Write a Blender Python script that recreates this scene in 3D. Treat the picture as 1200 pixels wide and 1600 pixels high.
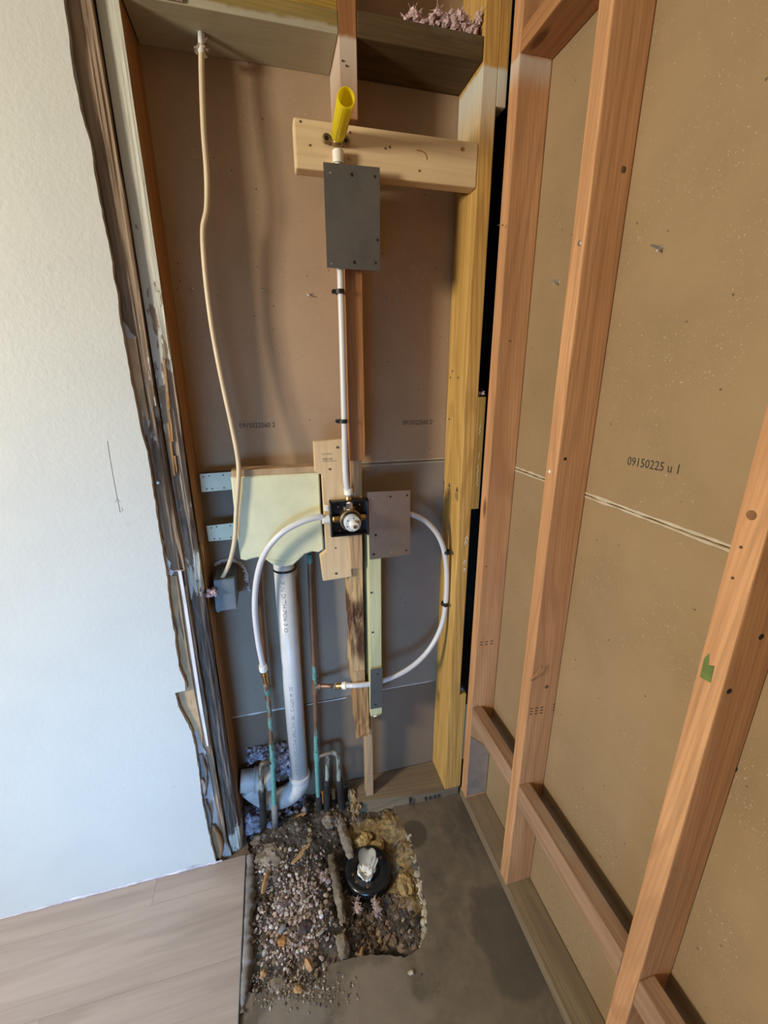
import bpy, bmesh, math, random
from mathutils import Vector, Matrix, noise, geometry

random.seed(7)
scene = bpy.context.scene
for o in list(bpy.data.objects):
    bpy.data.objects.remove(o)
COL = scene.collection

# ------------------------------------------------------------------ camera
FPX, YAW, PITCH, ROLL = 665.3, 0.2532, 0.308, -0.0037
CAM = Vector((-0.5797, -1.1118, 1.5165))
_cy, _sy, _cp, _sp = math.cos(YAW), math.sin(YAW), math.cos(PITCH), math.sin(PITCH)
FW = Vector((_sy*_cp, _cy*_cp, -_sp)); RT = Vector((_cy, -_sy, 0)); UPV = RT.cross(FW)
_c, _s = math.cos(ROLL), math.sin(ROLL)
RT, UPV = RT*_c + UPV*_s, UPV*_c - RT*_s
cam_data = bpy.data.cameras.new('camera')
cam_data.sensor_fit = 'VERTICAL'; cam_data.sensor_height = 36.0
cam_data.lens = FPX/1600*36.0; cam_data.clip_start = 0.01; cam_data.clip_end = 50
cam = bpy.data.objects.new('camera', cam_data); COL.objects.link(cam)
M = Matrix((RT, UPV, -FW)).transposed().to_4x4(); M.translation = CAM
cam.matrix_world = M
scene.camera = cam

# ------------------------------------------------------------------ world, lights, exposure
w = bpy.data.worlds.new('world'); scene.world = w; w.use_nodes = True
w.node_tree.nodes['Background'].inputs['Color'].default_value = (0.97, 0.98, 1.0, 1)
w.node_tree.nodes['Background'].inputs['Strength'].default_value = 0.09

def area(name, loc, target, sx, sy, power, color):
    l = bpy.data.lights.new(name, 'AREA'); l.shape = 'RECTANGLE'; l.size = sx; l.size_y = sy
    l.energy = power; l.color = color
    o = bpy.data.objects.new(name, l); COL.objects.link(o); o.location = loc
    o.rotation_euler = (Vector(target) - Vector(loc)).to_track_quat('-Z', 'Y').to_euler()
    return o
win = area('window_daylight', (-1.45, -2.15, 0.60), (-1.00, 0.0, 0.34), 0.9, 0.7, 9.3, (0.24, 0.54, 1.0))
win.data.spread = math.radians(74)
area('side_lamp_light', (-3.00, -1.34, 1.80), (-0.3, 0.0, 1.35), 0.40, 0.45, 84, (1.0, 0.91, 0.74))

vs = scene.view_settings
vs.view_transform = 'Standard'; vs.look = 'None'; vs.gamma = 1; vs.use_curve_mapping = False
vs.exposure = 0.0

# ------------------------------------------------------------------ helpers
def ray(px, py): return FW + RT*((px-600)/FPX) - UPV*((py-800)/FPX)
def onY(px, py, y): d = ray(px, py); return CAM + d*((y-CAM.y)/d.y)
def onX(px, py, x): d = ray(px, py); return CAM + d*((x-CAM.x)/d.x)
def onZ(px, py, z): d = ray(px, py); return CAM + d*((z-CAM.z)/d.z)

WLOC = {}
def link(name, me, mat=None, parent=None, smooth=False):
    """mesh given in world coordinates -> object whose origin sits at its base"""
    n = len(me.vertices)
    xs = [v.co.x for v in me.vertices]; ys = [v.co.y for v in me.vertices]; zs = [v.co.z for v in me.vertices]
    base = Vector(((min(xs)+max(xs))/2, (min(ys)+max(ys))/2, min(zs)))
    for v in me.vertices: v.co -= base
    o = bpy.data.objects.new(name, me); COL.objects.link(o)
    if parent is not None:
        o.parent = parent; o.location = base - WLOC[parent.name]
    else:
        o.location = base
    WLOC[o.name] = base
    for m in (mat if isinstance(mat, (list, tuple)) else [mat]):
        if m: me.materials.append(m)
    if smooth:
        for p in me.polygons: p.use_smooth = True
    return o
def obj(name, bm, mat=None, parent=None, smooth=False):
    bmesh.ops.recalc_face_normals(bm, faces=bm.faces)
    me = bpy.data.meshes.new(name); bm.to_mesh(me); bm.free()
    return link(name, me, mat, parent, smooth)
def tag(o, label=None, cat=None, group=None, kind=None):
    if label: o['label'] = label
    if cat: o['category'] = cat
    if group: o['group'] = group
    if kind: o['kind'] = kind
    return o
def empty(name, loc):
    o = bpy.data.objects.new(name, None); COL.objects.link(o); o.location = loc; o.empty_display_size = .05
    WLOC[o.name] = Vector(loc); return o

def bx(bm, x0, x1, y0, y1, z0, z1, bev=0.0, seg=2):
    t = bmesh.new()
    vs_ = [t.verts.new((x, y, z)) for x in (x0, x1) for y in (y0, y1) for z in (z0, z1)]
    for f in ((0,1,3,2),(4,6,7,5),(0,4,5,1),(2,3,7,6),(0,2,6,4),(1,5,7,3)):
        t.faces.new([vs_[i] for i in f])
    bmesh.ops.recalc_face_normals(t, faces=t.faces)
    if bev: bmesh.ops.bevel(t, geom=list(t.edges), offset=bev, segments=seg, affect='EDGES', profile=.6)
    merge(bm, t)
def merge(bm, t):
    me = bpy.data.meshes.new('tmp'); t.to_mesh(me); t.free(); bm.from_mesh(me); bpy.data.meshes.remove(me)
def box(name, x0, x1, y0, y1, z0, z1, mat, parent=None, bev=.0025):
    bm = bmesh.new(); bx(bm, x0, x1, y0, y1, z0, z1, bev)
    return obj(name, bm, mat, parent)
def prism(name, pts, off, mat, parent=None, bev=0.0, seg=2):
    """flat outline (list of 3D points) given a real thickness"""
    bm = bmesh.new(); off = Vector(off)
    a = [bm.verts.new(p) for p in pts]; b = [bm.verts.new(Vector(p)+off) for p in pts]
    n = len(pts)
    f1 = bm.faces.new(a); f2 = bm.faces.new(list(reversed(b)))
    for i in range(n): bm.faces.new((a[i], b[i], b[(i+1) % n], a[(i+1) % n]))
    bmesh.ops.recalc_face_normals(bm, faces=bm.faces)
    if bev: bmesh.ops.bevel(bm, geom=[e for e in f1.edges]+[e for e in f2.edges], offset=bev, segments=seg, affect='EDGES')
    bmesh.ops.triangulate(bm, faces=[f for f in bm.faces if len(f.verts) > 4])
    return obj(name, bm, mat, parent)
def spline(pts, n=10):
    P = [Vector(p) for p in pts]; out = []
    P = [P[0]*2-P[1]] + P + [P[-1]*2-P[-2]]
    for i in range(1, len(P)-2):
        p0, p1, p2, p3 = P[i-1:i+3]
        for k in range(n):
            t = k/n
            out.append(.5*((2*p1)+(p2-p0)*t+(2*p0-5*p1+4*p2-p3)*t*t+(3*p1-p0-3*p2+p3)*t**3))
    out.append(P[-2]); return out
def tube(bm, pts, r, seg=14, cap=True, rfun=None):
    P = [Vector(p) for p in pts]; rings = []
    t0 = (P[1]-P[0]).normalized()
    ref = Vector((0,0,1)) if abs(t0.z) < .9 else Vector((1,0,0))
    nrm = t0.cross(ref).normalized()
    for i, p in enumerate(P):
        t = (P[min(i+1, len(P)-1)]-P[max(i-1, 0)]).normalized()
        nrm = (nrm - t*nrm.dot(t)).normalized(); b = t.cross(nrm)
        rr = rfun(i/(len(P)-1)) if rfun else r
        rings.append([bm.verts.new(p+(nrm*math.cos(2*math.pi*k/seg)+b*math.sin(2*math.pi*k/seg))*rr) for k in range(seg)])
    for a, c in zip(rings, rings[1:]):
        for k in range(seg): bm.faces.new((a[k], a[(k+1) % seg], c[(k+1) % seg], c[k]))
    if cap: bm.faces.new(list(reversed(rings[0]))); bm.faces.new(rings[-1])
def pipe(name, pts, r, mat, parent=None, seg=16, n=0, rfun=None):
    bm = bmesh.new(); tube(bm, spline(pts, n) if n else pts, r, seg, True, rfun)
    return obj(name, bm, mat, parent, smooth=True)
def lathe(bm, profile, origin, axis, seg=32):
    """profile: list of (radius, distance along axis)"""
    ax = Vector(axis).normalized(); o = Vector(origin)
    ref = Vector((0,0,1)) if abs(ax.z) < .9 else Vector((1,0,0))
    u = ax.cross(ref).normalized(); v = ax.cross(u); rings = []
    for r, h in profile:
        if r < 1e-6: rings.append([bm.verts.new(o+ax*h)])
        else: rings.append([bm.verts.new(o+ax*h+(u*math.cos(2*math.pi*k/seg)+v*math.sin(2*math.pi*k/seg))*r) for k in range(seg)])
    for a, c in zip(rings, rings[1:]):
        for k in range(seg):
            k2 = (k+1) % seg
            if len(a) == 1 and len(c) == 1: continue
            if len(a) == 1: bm.faces.new((a[0], c[k2], c[k]))
            elif len(c) == 1: bm.faces.new((a[k], a[k2], c[0]))
            else: bm.faces.new((a[k], a[k2], c[k2], c[k]))
def turned(name, profile, origin, axis, mat, parent=None, seg=32, sharp=35):
    bm = bmesh.new(); lathe(bm, profile, origin, axis, seg)
    o = obj(name, bm, mat, parent, smooth=True)
    try: o.data.set_sharp_from_angle(angle=math.radians(sharp))
    except Exception: pass
    return o
def nz(p, s=1.0, seed=0): return noise.noise(Vector((p[0]*s+seed*17.3, p[1]*s-seed*9.1, p[2]*s+seed*4.7)))
def fb(p, s=1.0, seed=0, oc=4):
    a, t, f = 1.0, 0.0, s
    for _ in range(oc): t += a*nz(p, f, seed); a *= .5; f *= 2.1
    return t
def post(name, x0, x1, y0, y1, z0, z1, fn, mat, parent=None, nx=10, ny=8, n_z=200):
    """rectangular post with finely divided faces pushed in or out by fn(point, normal)"""
    per = [((x0+(x1-x0)*i/nx, y0), (0,-1)) for i in range(nx)] + [((x1, y0+(y1-y0)*i/ny), (1,0)) for i in range(ny)] \
        + [((x1-(x1-x0)*i/nx, y1), (0,1)) for i in range(nx)] + [((x0, y1-(y1-y0)*i/ny), (-1,0)) for i in range(ny)]
    V, F, m = [], [], len(per)
    for j in range(n_z+1):
        z = z0+(z1-z0)*j/n_z
        for (x, y), (a, b) in per:
            p = Vector((x, y, z)); nn = Vector((a, b, 0))
            V.append(p+fn(p, nn))
    for j in range(n_z):
        for k in range(m):
            F.append((j*m+k, j*m+(k+1) % m, (j+1)*m+(k+1) % m, (j+1)*m+k))
    F.append(tuple(reversed(range(m)))); F.append(tuple(n_z*m+k for k in range(m)))
    me = bpy.data.meshes.new(name); me.from_pydata(V, [], F)
    return link(name, me, mat, parent)
def lettering(name, s, origin, ux, uy, height, mat, parent, spacing=1.0, sx=1.0, proud=None):
    """flat print: text outlines laid on a surface"""
    c = bpy.data.curves.new('t', 'FONT'); c.body = s; c.size = height/0.7; c.space_character = spacing; c.resolution_u = 2
    t = bpy.data.objects.new('t', c); COL.objects.link(t)
    dg = bpy.context.evaluated_depsgraph_get()
    me = bpy.data.meshes.new_from_object(t.evaluated_get(dg)); me.name = name
    bpy.data.objects.remove(t); bpy.data.curves.remove(c)
    ux = Vector(ux).normalized(); uy = Vector(uy).normalized(); o = Vector(origin)
    for v in me.vertices: v.co = o+ux*(v.co.x*sx)+uy*v.co.y
    me.materials.clear()
    return link(name, me, mat, parent)
def rock(bm, c, s, seed, sub=1, squash=(1,1,1), rough=.35, rot=None):
    t = bmesh.new(); bmesh.ops.create_icosphere(t, subdivisions=sub, radius=1)
    R = rot or Matrix.Rotation(random.random()*6.28, 3, Vector((random.random()-.5, random.random()-.5, random.random()+.1)).normalized())
    for v in t.verts:
        p = v.co.copy(); d = 1+rough*nz(p, 1.7, seed)+rough*.5*nz(p, 4.1, seed+3)
        q = Vector((p.x*squash[0], p.y*squash[1], p.z*squash[2]))*d*s
        v.co = R @ q + Vector(c)
    merge(bm, t)

# ------------------------------------------------------------------ materials
class NT:
    def __init__(s, name):
        s.m = bpy.data.materials.new(name); s.m.use_nodes = True
        s.t = s.m.node_tree; s.b = s.t.nodes['Principled BSDF']
    def n(s, typ, **k):
        nd = s.t.nodes.new(typ)
        for a, v in k.items():
            if a.startswith('i_'):
                key = a[2:]; key = int(key) if key.isdigit() else key.replace('_', ' ')
                if hasattr(v, 'is_output') or isinstance(v, bpy.types.NodeSocket): s.t.links.new(v, nd.inputs[key])
                else: nd.inputs[key].default_value = v
            else: setattr(nd, a, v)
        return nd
    def l(s, a, b): s.t.links.new(a, b)
    def math(s, op, a, b=None, clamp=False):
        nd = s.n('ShaderNodeMath', operation=op, use_clamp=clamp)
        for i, v in enumerate((a, b)):
            if v is None: continue
            if isinstance(v, bpy.types.NodeSocket): s.l(v, nd.inputs[i])
            else: nd.inputs[i].default_value = v
        return nd.outputs[0]
    def mix(s, fac, a, b, mode='MIX'):
        nd = s.n('ShaderNodeMix', data_type='RGBA', blend_type=mode)
        for i, v in ((0, fac), (6, a), (7, b)):
            if isinstance(v, bpy.types.NodeSocket): s.l(v, nd.inputs[i])
            elif i == 0: nd.inputs[0].default_value = v
            else: nd.inputs[i].default_value = (v[0], v[1], v[2], 1)
        return nd.outputs[2]
    def ramp(s, fac, stops, interp='LINEAR'):
        nd = s.n('ShaderNodeValToRGB'); cr = nd.color_ramp; cr.interpolation = interp
        while len(cr.elements) > 1: cr.elements.remove(cr.elements[-1])
        for i, (p, c) in enumerate(stops):
            e = cr.elements[0] if i == 0 else cr.elements.new(p)
            e.position = p
            e.color = (c, c, c, 1) if isinstance(c, (int, float)) else (c[0], c[1], c[2], 1)
        s.l(fac, nd.inputs[0]); return nd.outputs[0]
    def step(s, v, lo, hi):
        nd = s.n('ShaderNodeMapRange', interpolation_type='SMOOTHSTEP')
        s.l(v, nd.inputs[0]); nd.inputs[1].default_value = lo; nd.inputs[2].default_value = hi
        return nd.outputs[0]
    def coord(s, scale=(1,1,1), rnd=True, world=False):
        if world: src = s.n('ShaderNodeNewGeometry').outputs['Position']
        else: src = s.n('ShaderNodeTexCoord').outputs['Object']
        if rnd and not world:
            oi = s.n('ShaderNodeObjectInfo').outputs['Random']
            off = s.n('ShaderNodeCombineXYZ'); s.l(s.math('MULTIPLY', oi, 13.7), off.inputs[0]); s.l(s.math('MULTIPLY', oi, 7.1), off.inputs[1]); s.l(s.math('MULTIPLY', oi, 29.3), off.inputs[2])
            ad = s.n('ShaderNodeVectorMath', operation='ADD'); s.l(src, ad.inputs[0]); s.l(off.outputs[0], ad.inputs[1]); src = ad.outputs[0]
        if scale != (1,1,1):
            mu = s.n('ShaderNodeVectorMath', operation='MULTIPLY'); s.l(src, mu.inputs[0]); mu.inputs[1].default_value = scale; src = mu.outputs[0]
        return src
    def noise(s, vec, scale, detail=4, rough=.55, dist=0.0):
        nd = s.n('ShaderNodeTexNoise'); s.l(vec, nd.inputs['Vector'])
        nd.inputs['Scale'].default_value = scale; nd.inputs['Detail'].default_value = detail
        nd.inputs['Roughness'].default_value = rough; nd.inputs['Distortion'].default_value = dist
        return nd.outputs['Fac']
    def voro(s, vec, scale, feature='F1', out='Distance', rand=1.0):
        nd = s.n('ShaderNodeTexVoronoi', feature=feature); s.l(vec, nd.inputs['Vector']); nd.inputs['Scale'].default_value = scale
        nd.inputs['Randomness'].default_value = rand
        return nd.outputs[out]
    def bump(s, h, strength, dist=.002):
        nd = s.n('ShaderNodeBump'); s.l(h, nd.inputs['Height']); nd.inputs['Strength'].default_value = strength; nd.inputs['Distance'].default_value = dist
        s.l(nd.outputs[0], s.b.inputs['Normal'])
    def col(s, c):
        if isinstance(c, bpy.types.NodeSocket): s.l(c, s.b.inputs['Base Color'])
        else: s.b.inputs['Base Color'].default_value = (c[0], c[1], c[2], 1)
    def set(s, **k):
        for a, v in k.items():
            key = a.replace('_', ' ')
            if isinstance(v, bpy.types.NodeSocket): s.l(v, s.b.inputs[key])
            else: s.b.inputs[key].default_value = v
        return s.m
    def z(s):
        sp = s.n('ShaderNodeSeparateXYZ'); s.l(s.n('ShaderNodeNewGeometry').outputs['Position'], sp.inputs[0]); return sp.outputs

def plain(name, c, rough=.5, metal=0.0, bump=0.0, bscale=200, var=.12, **k):
    t = NT(name); v = t.coord(rnd=True)
    f = t.noise(v, 18, 5, .6)
    t.col(t.mix(t.step(f, .3, .7), tuple(x*(1-var) for x in c), tuple(min(1, x*(1+var)) for x in c)))
    if bump: t.bump(t.noise(v, bscale, 3), bump, .001)
    return t.set(Roughness=rough, Metallic=metal, **k)

def wood(name, light, dark, axis='z', streak=None, knot=None, spray=None, grime=None, ring=70., rough=.75, ringamt=.22, figure=.30):
    """sawn lumber: long fibres, growth rings, a few knots; optional overspray and grime with shapes of their own"""
    t = NT(name); k = .05
    sc = {'x': (k, 1, 1), 'y': (1, k, 1), 'z': (1, 1, k)}[axis]
    v = t.coord(sc); vk = t.coord({'x': (.32, 1, 1), 'y': (1, .32, 1), 'z': (1, 1, .32)}[axis])
    n1 = t.noise(v, 26, 6, .62, .6); n2 = t.noise(v, 150, 3, .6); n3 = t.noise(t.coord(), 5, 3)
    c = t.mix(t.step(n1, .3, .72), light, dark)
    wv = t.n('ShaderNodeTexWave', wave_type='BANDS', bands_direction='DIAGONAL')
    t.l(v, wv.inputs['Vector']); wv.inputs['Scale'].default_value = ring; wv.inputs['Distortion'].default_value = 5.0
    wv.inputs['Detail'].default_value = 2.0; wv.inputs['Detail Scale'].default_value = .35
    dk = streak or tuple(x*.55 for x in dark)
    c = t.mix(t.math('MULTIPLY', t.step(wv.outputs['Fac'], .45, 1.0), ringamt), c, dk)
    c = t.mix(t.math('MULTIPLY', t.step(n2, .52, .8), .35), c, dk)
    kf = .09; vf = t.coord({'x': (kf, 1, 1), 'y': (1, kf, 1), 'z': (1, 1, kf)}[axis])
    fig = t.math('SINE', t.math('MULTIPLY', t.noise(vf, 9, 1.5, .4), 75.0))
    c = t.mix(t.math('MULTIPLY', t.step(fig, .0, 1.0), figure), c, dk)
    c = t.mix(t.math('MULTIPLY', t.step(n3, .3, .75), .30), c, tuple(x*.72 for x in dark))
    if knot:
        d = t.voro(vk, 9.0)
        c = t.mix(t.math('MULTIPLY', t.math('SUBTRACT', 1.0, t.step(d, .05, .13)), .8), c, knot)
    if grime:
        col, lo, hi = grime
        g = t.noise(t.coord({'x': (.25, 1, 1), 'y': (1, .25, 1), 'z': (1, 1, .25)}[axis]), 14, 6, .65)
        c = t.mix(t.step(g, lo, hi), c, col)
    rg = rough
    if spray:
        ztop, fade, col = spray
        zz = t.math('ADD', t.z()[2], t.math('MULTIPLY', t.math('SUBTRACT', t.noise(t.coord(world=True), 22, 4), .5), .02))
        below = t.math('SUBTRACT', 1.0, t.step(zz, ztop-.006, ztop+.004))
        fd = t.step(zz, ztop-fade, ztop)
        sp = t.math('MULTIPLY', t.math('MULTIPLY', below, fd), t.math('ADD', .62, t.math('MULTIPLY', t.noise(v, 60, 3), .5)), clamp=True)
        c = t.mix(sp, c, col)
    t.col(c); t.bump(t.math('ADD', t.math('MULTIPLY', n1, .6), t.math('MULTIPLY', n2, .5)), .35, .0015)
    return t.set(Roughness=rg, **{'Specular_IOR_Level': .3})

SPRAY = (.62, .62, .56)
M_fir   = wood('fir_orange', (.66, .36, .175), (.52, .26, .12), 'z', knot=(.10, .035, .012), spray=(2.178, .07, (.60, .50, .42)))
M_firY  = wood('fir_block_long', (.48, .24, .10), (.36, .16, .065), 'y', knot=(.10, .035, .012))
M_firG  = wood('weathered_block', (.42, .26, .155), (.30, .165, .095), 'y', knot=(.08, .03, .02), grime=((.34, .27, .20), .45, .75))
M_plate = wood('dusty_sill', (.28, .205, .125), (.20, .14, .085), 'y', grime=((.16, .12, .085), .5, .8))
M_plateX = wood('dusty_sill_cross', (.27, .205, .135), (.19, .14, .09), 'x', grime=((.17, .13, .09), .48, .78))
M_yel   = wood('yellow_pine', (.68, .43, .135), (.54, .31, .08), 'z', streak=(.28, .13, .03), knot=(.13, .06, .02), spray=(2.178, .17, SPRAY), ring=45, ringamt=.35)
M_fresh = wood('fresh_spruce', (.82, .62, .38), (.74, .53, .30), 'x', knot=(.32, .16, .06), ring=30, ringamt=.08, figure=.12)
M_freshZ = wood('fresh_spruce_upright', (.80, .60, .36), (.72, .51, .28), 'z', knot=(.30, .15, .06), ring=30, ringamt=.08, figure=.12)
M_midst = wood('red_brown_stud', (.46, .22, .09), (.33, .135, .05), 'z', spray=(2.183, .16, (.62, .53, .44)))
M_split = wood('pale_split_wood', (.62, .43, .24), (.47, .27, .12), 'z', streak=(.22, .10, .04))
M_lath  = wood('pale_lath', (.55, .38, .22), (.43, .28, .155), 'z')
M_green = wood('treated_lumber', (.68, .67, .42), (.56, .55, .31), 'z', streak=(.34, .33, .15), ring=100, ringamt=.4)
M_dark  = wood('dark_aged_block', (.155, .10, .042), (.085, .052, .022), 'x', grime=((.17, .145, .11), .55, .8), knot=(.02, .012, .008))
M_head  = wood('greenish_header', (.38, .265, .08), (.25, .175, .055), 'x', spray=(2.196, .045, (.42, .39, .31)), grime=((.24, .21, .14), .5, .8))
M_head2 = wood('grey_offcut', (.42, .32, .26), (.33, .24, .19), 'x')

def rotwood(name, bare, dark, paint, prof):
    """old stud: paint surviving in patches, bare fibres and dark rot elsewhere; prof = ramp over height of paint cover, rot cover"""
    t = NT(name); v = t.coord((1, 1, .06), rnd=False, world=False); vp = t.coord((1, 1, .3), rnd=False)
    f1 = t.noise(v, 60, 6, .65, .8); f2 = t.noise(v, 190, 4, .6); pn = t.noise(vp, 42, 6, .62); bn = t.noise(vp, 16, 5, .6)
    zz = t.z()[2]; zn = t.math('DIVIDE', zz, 2.44)
    c = t.mix(t.step(f1, .3, .7), bare, tuple(x*.6 for x in bare))
    rt = t.ramp(zn, [(p/2.44, r) for p, _, r in prof])
    rm = t.math('ADD', t.math('SUBTRACT', t.math('MULTIPLY', rt, 1.6), .8), t.math('MULTIPLY', t.math('SUBTRACT', bn, .5), 2.2))
    c = t.mix(t.step(rm, -.25, .35), c, t.mix(t.step(f2, .35, .7), dark, tuple(min(1, x*2.6) for x in dark)))
    pt = t.ramp(zn, [(p/2.44, q) for p, q, _ in prof])
    pm = t.math('ADD', t.math('SUBTRACT', t.math('MULTIPLY', pt, 1.6), .8), t.math('MULTIPLY', t.math('SUBTRACT', pn, .5), 2.4))
    pf = t.step(pm, -.04, .06)
    c = t.mix(pf, c, t.mix(t.math('MULTIPLY', t.step(bn, .4, .75), .5), paint, tuple(x*.8 for x in paint)))
    t.col(c); t.bump(t.math('ADD', t.math('MULTIPLY', f1, 1.0), t.math('MULTIPLY', pf, .5)), .8, .003)
    return t.set(Roughness=.85, **{'Specular_IOR_Level': .2})
M_rotA = rotwood('rotted_stud_wood', (.34, .245, .17), (.105, .080, .062), (.50, .48, .46),
                 [(0, .25, .2), (.7, .1, .5), (1.0, .05, .30), (1.25, .22, .5), (1.45, .5, .6), (1.6, .34, .5), (1.9, .12, .35), (2.44, .1, .2)])
M_rotB = rotwood('peeling_stud_wood', (.37, .285, .215), (.085, .066, .055), (.58, .57, .50),
                 [(0, .58, .5), (.08, .55, .7), (.18, .05, .95), (.5, .04, .9), (.93, .12, .95), (.98, .62, .5), (1.06, .72, .4), (1.12, .28, .55), (1.35, .26, .38), (1.55, .5, .3), (1.75, .66, .1), (2.0, .9, .05), (2.44, .97, 0)])
M_rotC = rotwood('rotted_core_wood', (.64, .42, .21), (.06, .028, .015), (.50, .34, .18),
                 [(0, .1, .1), (.62, .05, .15), (.70, .05, .62), (.86, .05, .75), (.92, .1, .35), (2.44, .1, .1)])

def paper(name, c, speck=.72, warm=True):
    """brown paper back of gypsum board with pale flecks and dark pinpricks"""
    t = NT(name); v = t.coord(rnd=False, world=True)
    a = t.noise(v, 3.2, 5, .6); f = t.noise(v, 260, 2, .6); g = t.noise(v, 900, 1)
    col = t.mix(t.step(a, .3, .72), c, tuple(x*.80 for x in c))
    col = t.mix(t.math('MULTIPLY', t.step(g, .35, .7), .18), col, tuple(min(1, x*1.35) for x in c))
    clus = t.noise(v, 6.5, 4, .6)
    thr = t.math('SUBTRACT', t.math('ADD', f, t.math('MULTIPLY', clus, .35)), .175)
    col = t.mix(t.math('MULTIPLY', t.step(thr, speck-.02, speck+.05), .6), col, (.58, .47, .33))
    d = t.voro(v, 26.0)
    col = t.mix(t.math('MULTIPLY', t.math('SUBTRACT', 1.0, t.step(d, .045, .06)), .75), col, (.08, .055, .035))
    t.col(col); t.bump(g, .15, .001)
    return t.set(Roughness=.85, **{'Specular_IOR_Level': .25})
M_paperB = paper('brown_board_paper', (.43, .30, .19), .685)
M_paperL = paper('grey_brown_board_paper', (.295, .24, .19), .72)
M_paperD = paper('dark_board_paper', (.215, .155, .11), .78)  # lowest board, darker paper tone than the boards above
M_paperR = paper('tan_board_paper', (.325, .222, .120), .70)
M_gyp   = plain('gypsum_core', (.50, .42, .30), .9, bump=.3)
M_gypw  = plain('white_gypsum_dust', (.70, .68, .70), .9, bump=.4)
M_torn  = plain('torn_brown_paper', (.44, .295, .165), .85, bump=.2, var=.2)
M_tornG = plain('torn_grey_paper', (.40, .375, .37), .85, bump=.2, var=.2)
M_void  = plain('painted_void_shade', (.06, .045, .035), .9)  # shade of the corner gap painted as a near-black colour

t = NT('white_wall_paint'); v = t.coord(rnd=False, world=True)
e = t.noise(v, 95, 4, .55); sm = t.noise(v, 6, 4); scf = t.voro(v, 7.0)
cc = t.mix(t.step(sm, .35, .75), (.58, .585, .55), (.555, .56, .535))
cc = t.mix(t.math('MULTIPLY', t.math('SUBTRACT', 1.0, t.step(scf, .03, .07)), .22), cc, (.45, .42, .40))
t.col(cc); t.bump(e, .28, .0025); M_white = t.set(Roughness=.55)

t = NT('concrete_slab'); v = t.coord(rnd=False, world=True)
a = t.noise(v, 3.4, 6, .62); b = t.noise(v, 22, 6, .65); g = t.noise(v, 320, 3)
cc = t.mix(t.step(a, .38, .64), (.150, .115, .078), (.085, .068, .050))
cc = t.mix(t.math('MULTIPLY', t.step(b, .42, .75), .55), cc, (.215, .165, .112))
st = t.noise(t.coord((1.3, .5, 1), rnd=False, world=True), 5.0, 5, .6)
cc = t.mix(t.math('MULTIPLY', t.step(st, .52, .62), .55), cc, (.060, .050, .040))
xyz = t.n('ShaderNodeSeparateXYZ'); t.l(v, xyz.inputs[0])
def disc(cx, cy, rx, ry, n_=.25):
    dx = t.math('DIVIDE', t.math('SUBTRACT', xyz.outputs[0], cx), rx); dy = t.math('DIVIDE', t.math('SUBTRACT', xyz.outputs[1], cy), ry)
    d = t.math('SQRT', t.math('ADD', t.math('MULTIPLY', dx, dx), t.math('MULTIPLY', dy, dy)))
    d = t.math('ADD', d, t.math('MULTIPLY', t.math('SUBTRACT', t.noise(v, 14, 4), .5), n_))
    return t.math('SUBTRACT', 1.0, t.step(d, .80, 1.08))
cc = t.mix(t.math('MULTIPLY', disc(-.215, -.098, .050, .050, .1), .8), cc, (.050, .038, .026))
cc = t.mix(t.math('MULTIPLY', disc(-.045, -.44, .10, .14, .8), .62), cc, (.055, .046, .036))
cc = t.mix(t.math('MULTIPLY', disc(-.43, -.50, .12, .11, 1.2), .6), cc, (.22, .175, .13))
cc = t.mix(t.math('MULTIPLY', disc(-.66, -.47, .10, .07, 1.4), .5), cc, (.23, .20, .165))
sp = t.noise(v, 130, 2)
cc = t.mix(t.math('MULTIPLY', t.step(sp, .72, .78), .6), cc, (.42, .38, .32))
t.col(cc); t.bump(t.math('ADD', b, t.math('MULTIPLY', g, .3)), .35, .003); M_slab = t.set(Roughness=.72)

t = NT('soil_and_sand'); v = t.coord(rnd=False, world=True)
at_ = t.n('ShaderNodeAttribute', attribute_name='sand').outputs['Fac']
n1 = t.noise(v, 45, 6, .7); n2 = t.noise(v, 190, 4, .7); n3 = t.noise(v, 12, 5, .6)
soil = t.mix(t.step(n1, .35, .68), (.020, .014, .010), (.065, .047, .033))
soil = t.mix(t.math('MULTIPLY', t.step(n3, .40, .62), .85), soil, (.125, .105, .088))
soil = t.mix(t.math('MULTIPLY', t.step(n2, .60, .68), .65), soil, (.28, .22, .19))
sand = t.mix(t.step(n1, .35, .62), (.40, .28, .115), (.15, .10, .05))
sm_ = t.step(t.math('ADD', at_, t.math('MULTIPLY', t.math('SUBTRACT', n1, .5), 2.6)), .50, .60)
t.col(t.mix(sm_, soil, sand)); t.bump(t.math('ADD', n1, n2), .9, .006); M_soil = t.set(Roughness=.9)

t = NT('debris_chips'); ca = t.n('ShaderNodeVertexColor', layer_name='chip').outputs['Color']
v = t.coord(rnd=False); t.col(t.mix(t.math('MULTIPLY', t.noise(v, 180, 3), .3), ca, (.07, .05, .04))); M_chip = t.set(Roughness=.85)
M_rim = plain('crumbled_concrete', (.40, .34, .25), .9, bump=.8, bscale=120, var=.45)
M_mortar = plain('smeared_mortar', (.20, .185, .175), .8, bump=.7, bscale=60, var=.35)
M_rib = plain('brown_concrete', (.165, .130, .090), .9, bump=.9, bscale=70, var=.45)
M_lump = plain('dirty_concrete_lump', (.215, .175, .135), .9, bump=.9, bscale=70, var=.4)

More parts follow.
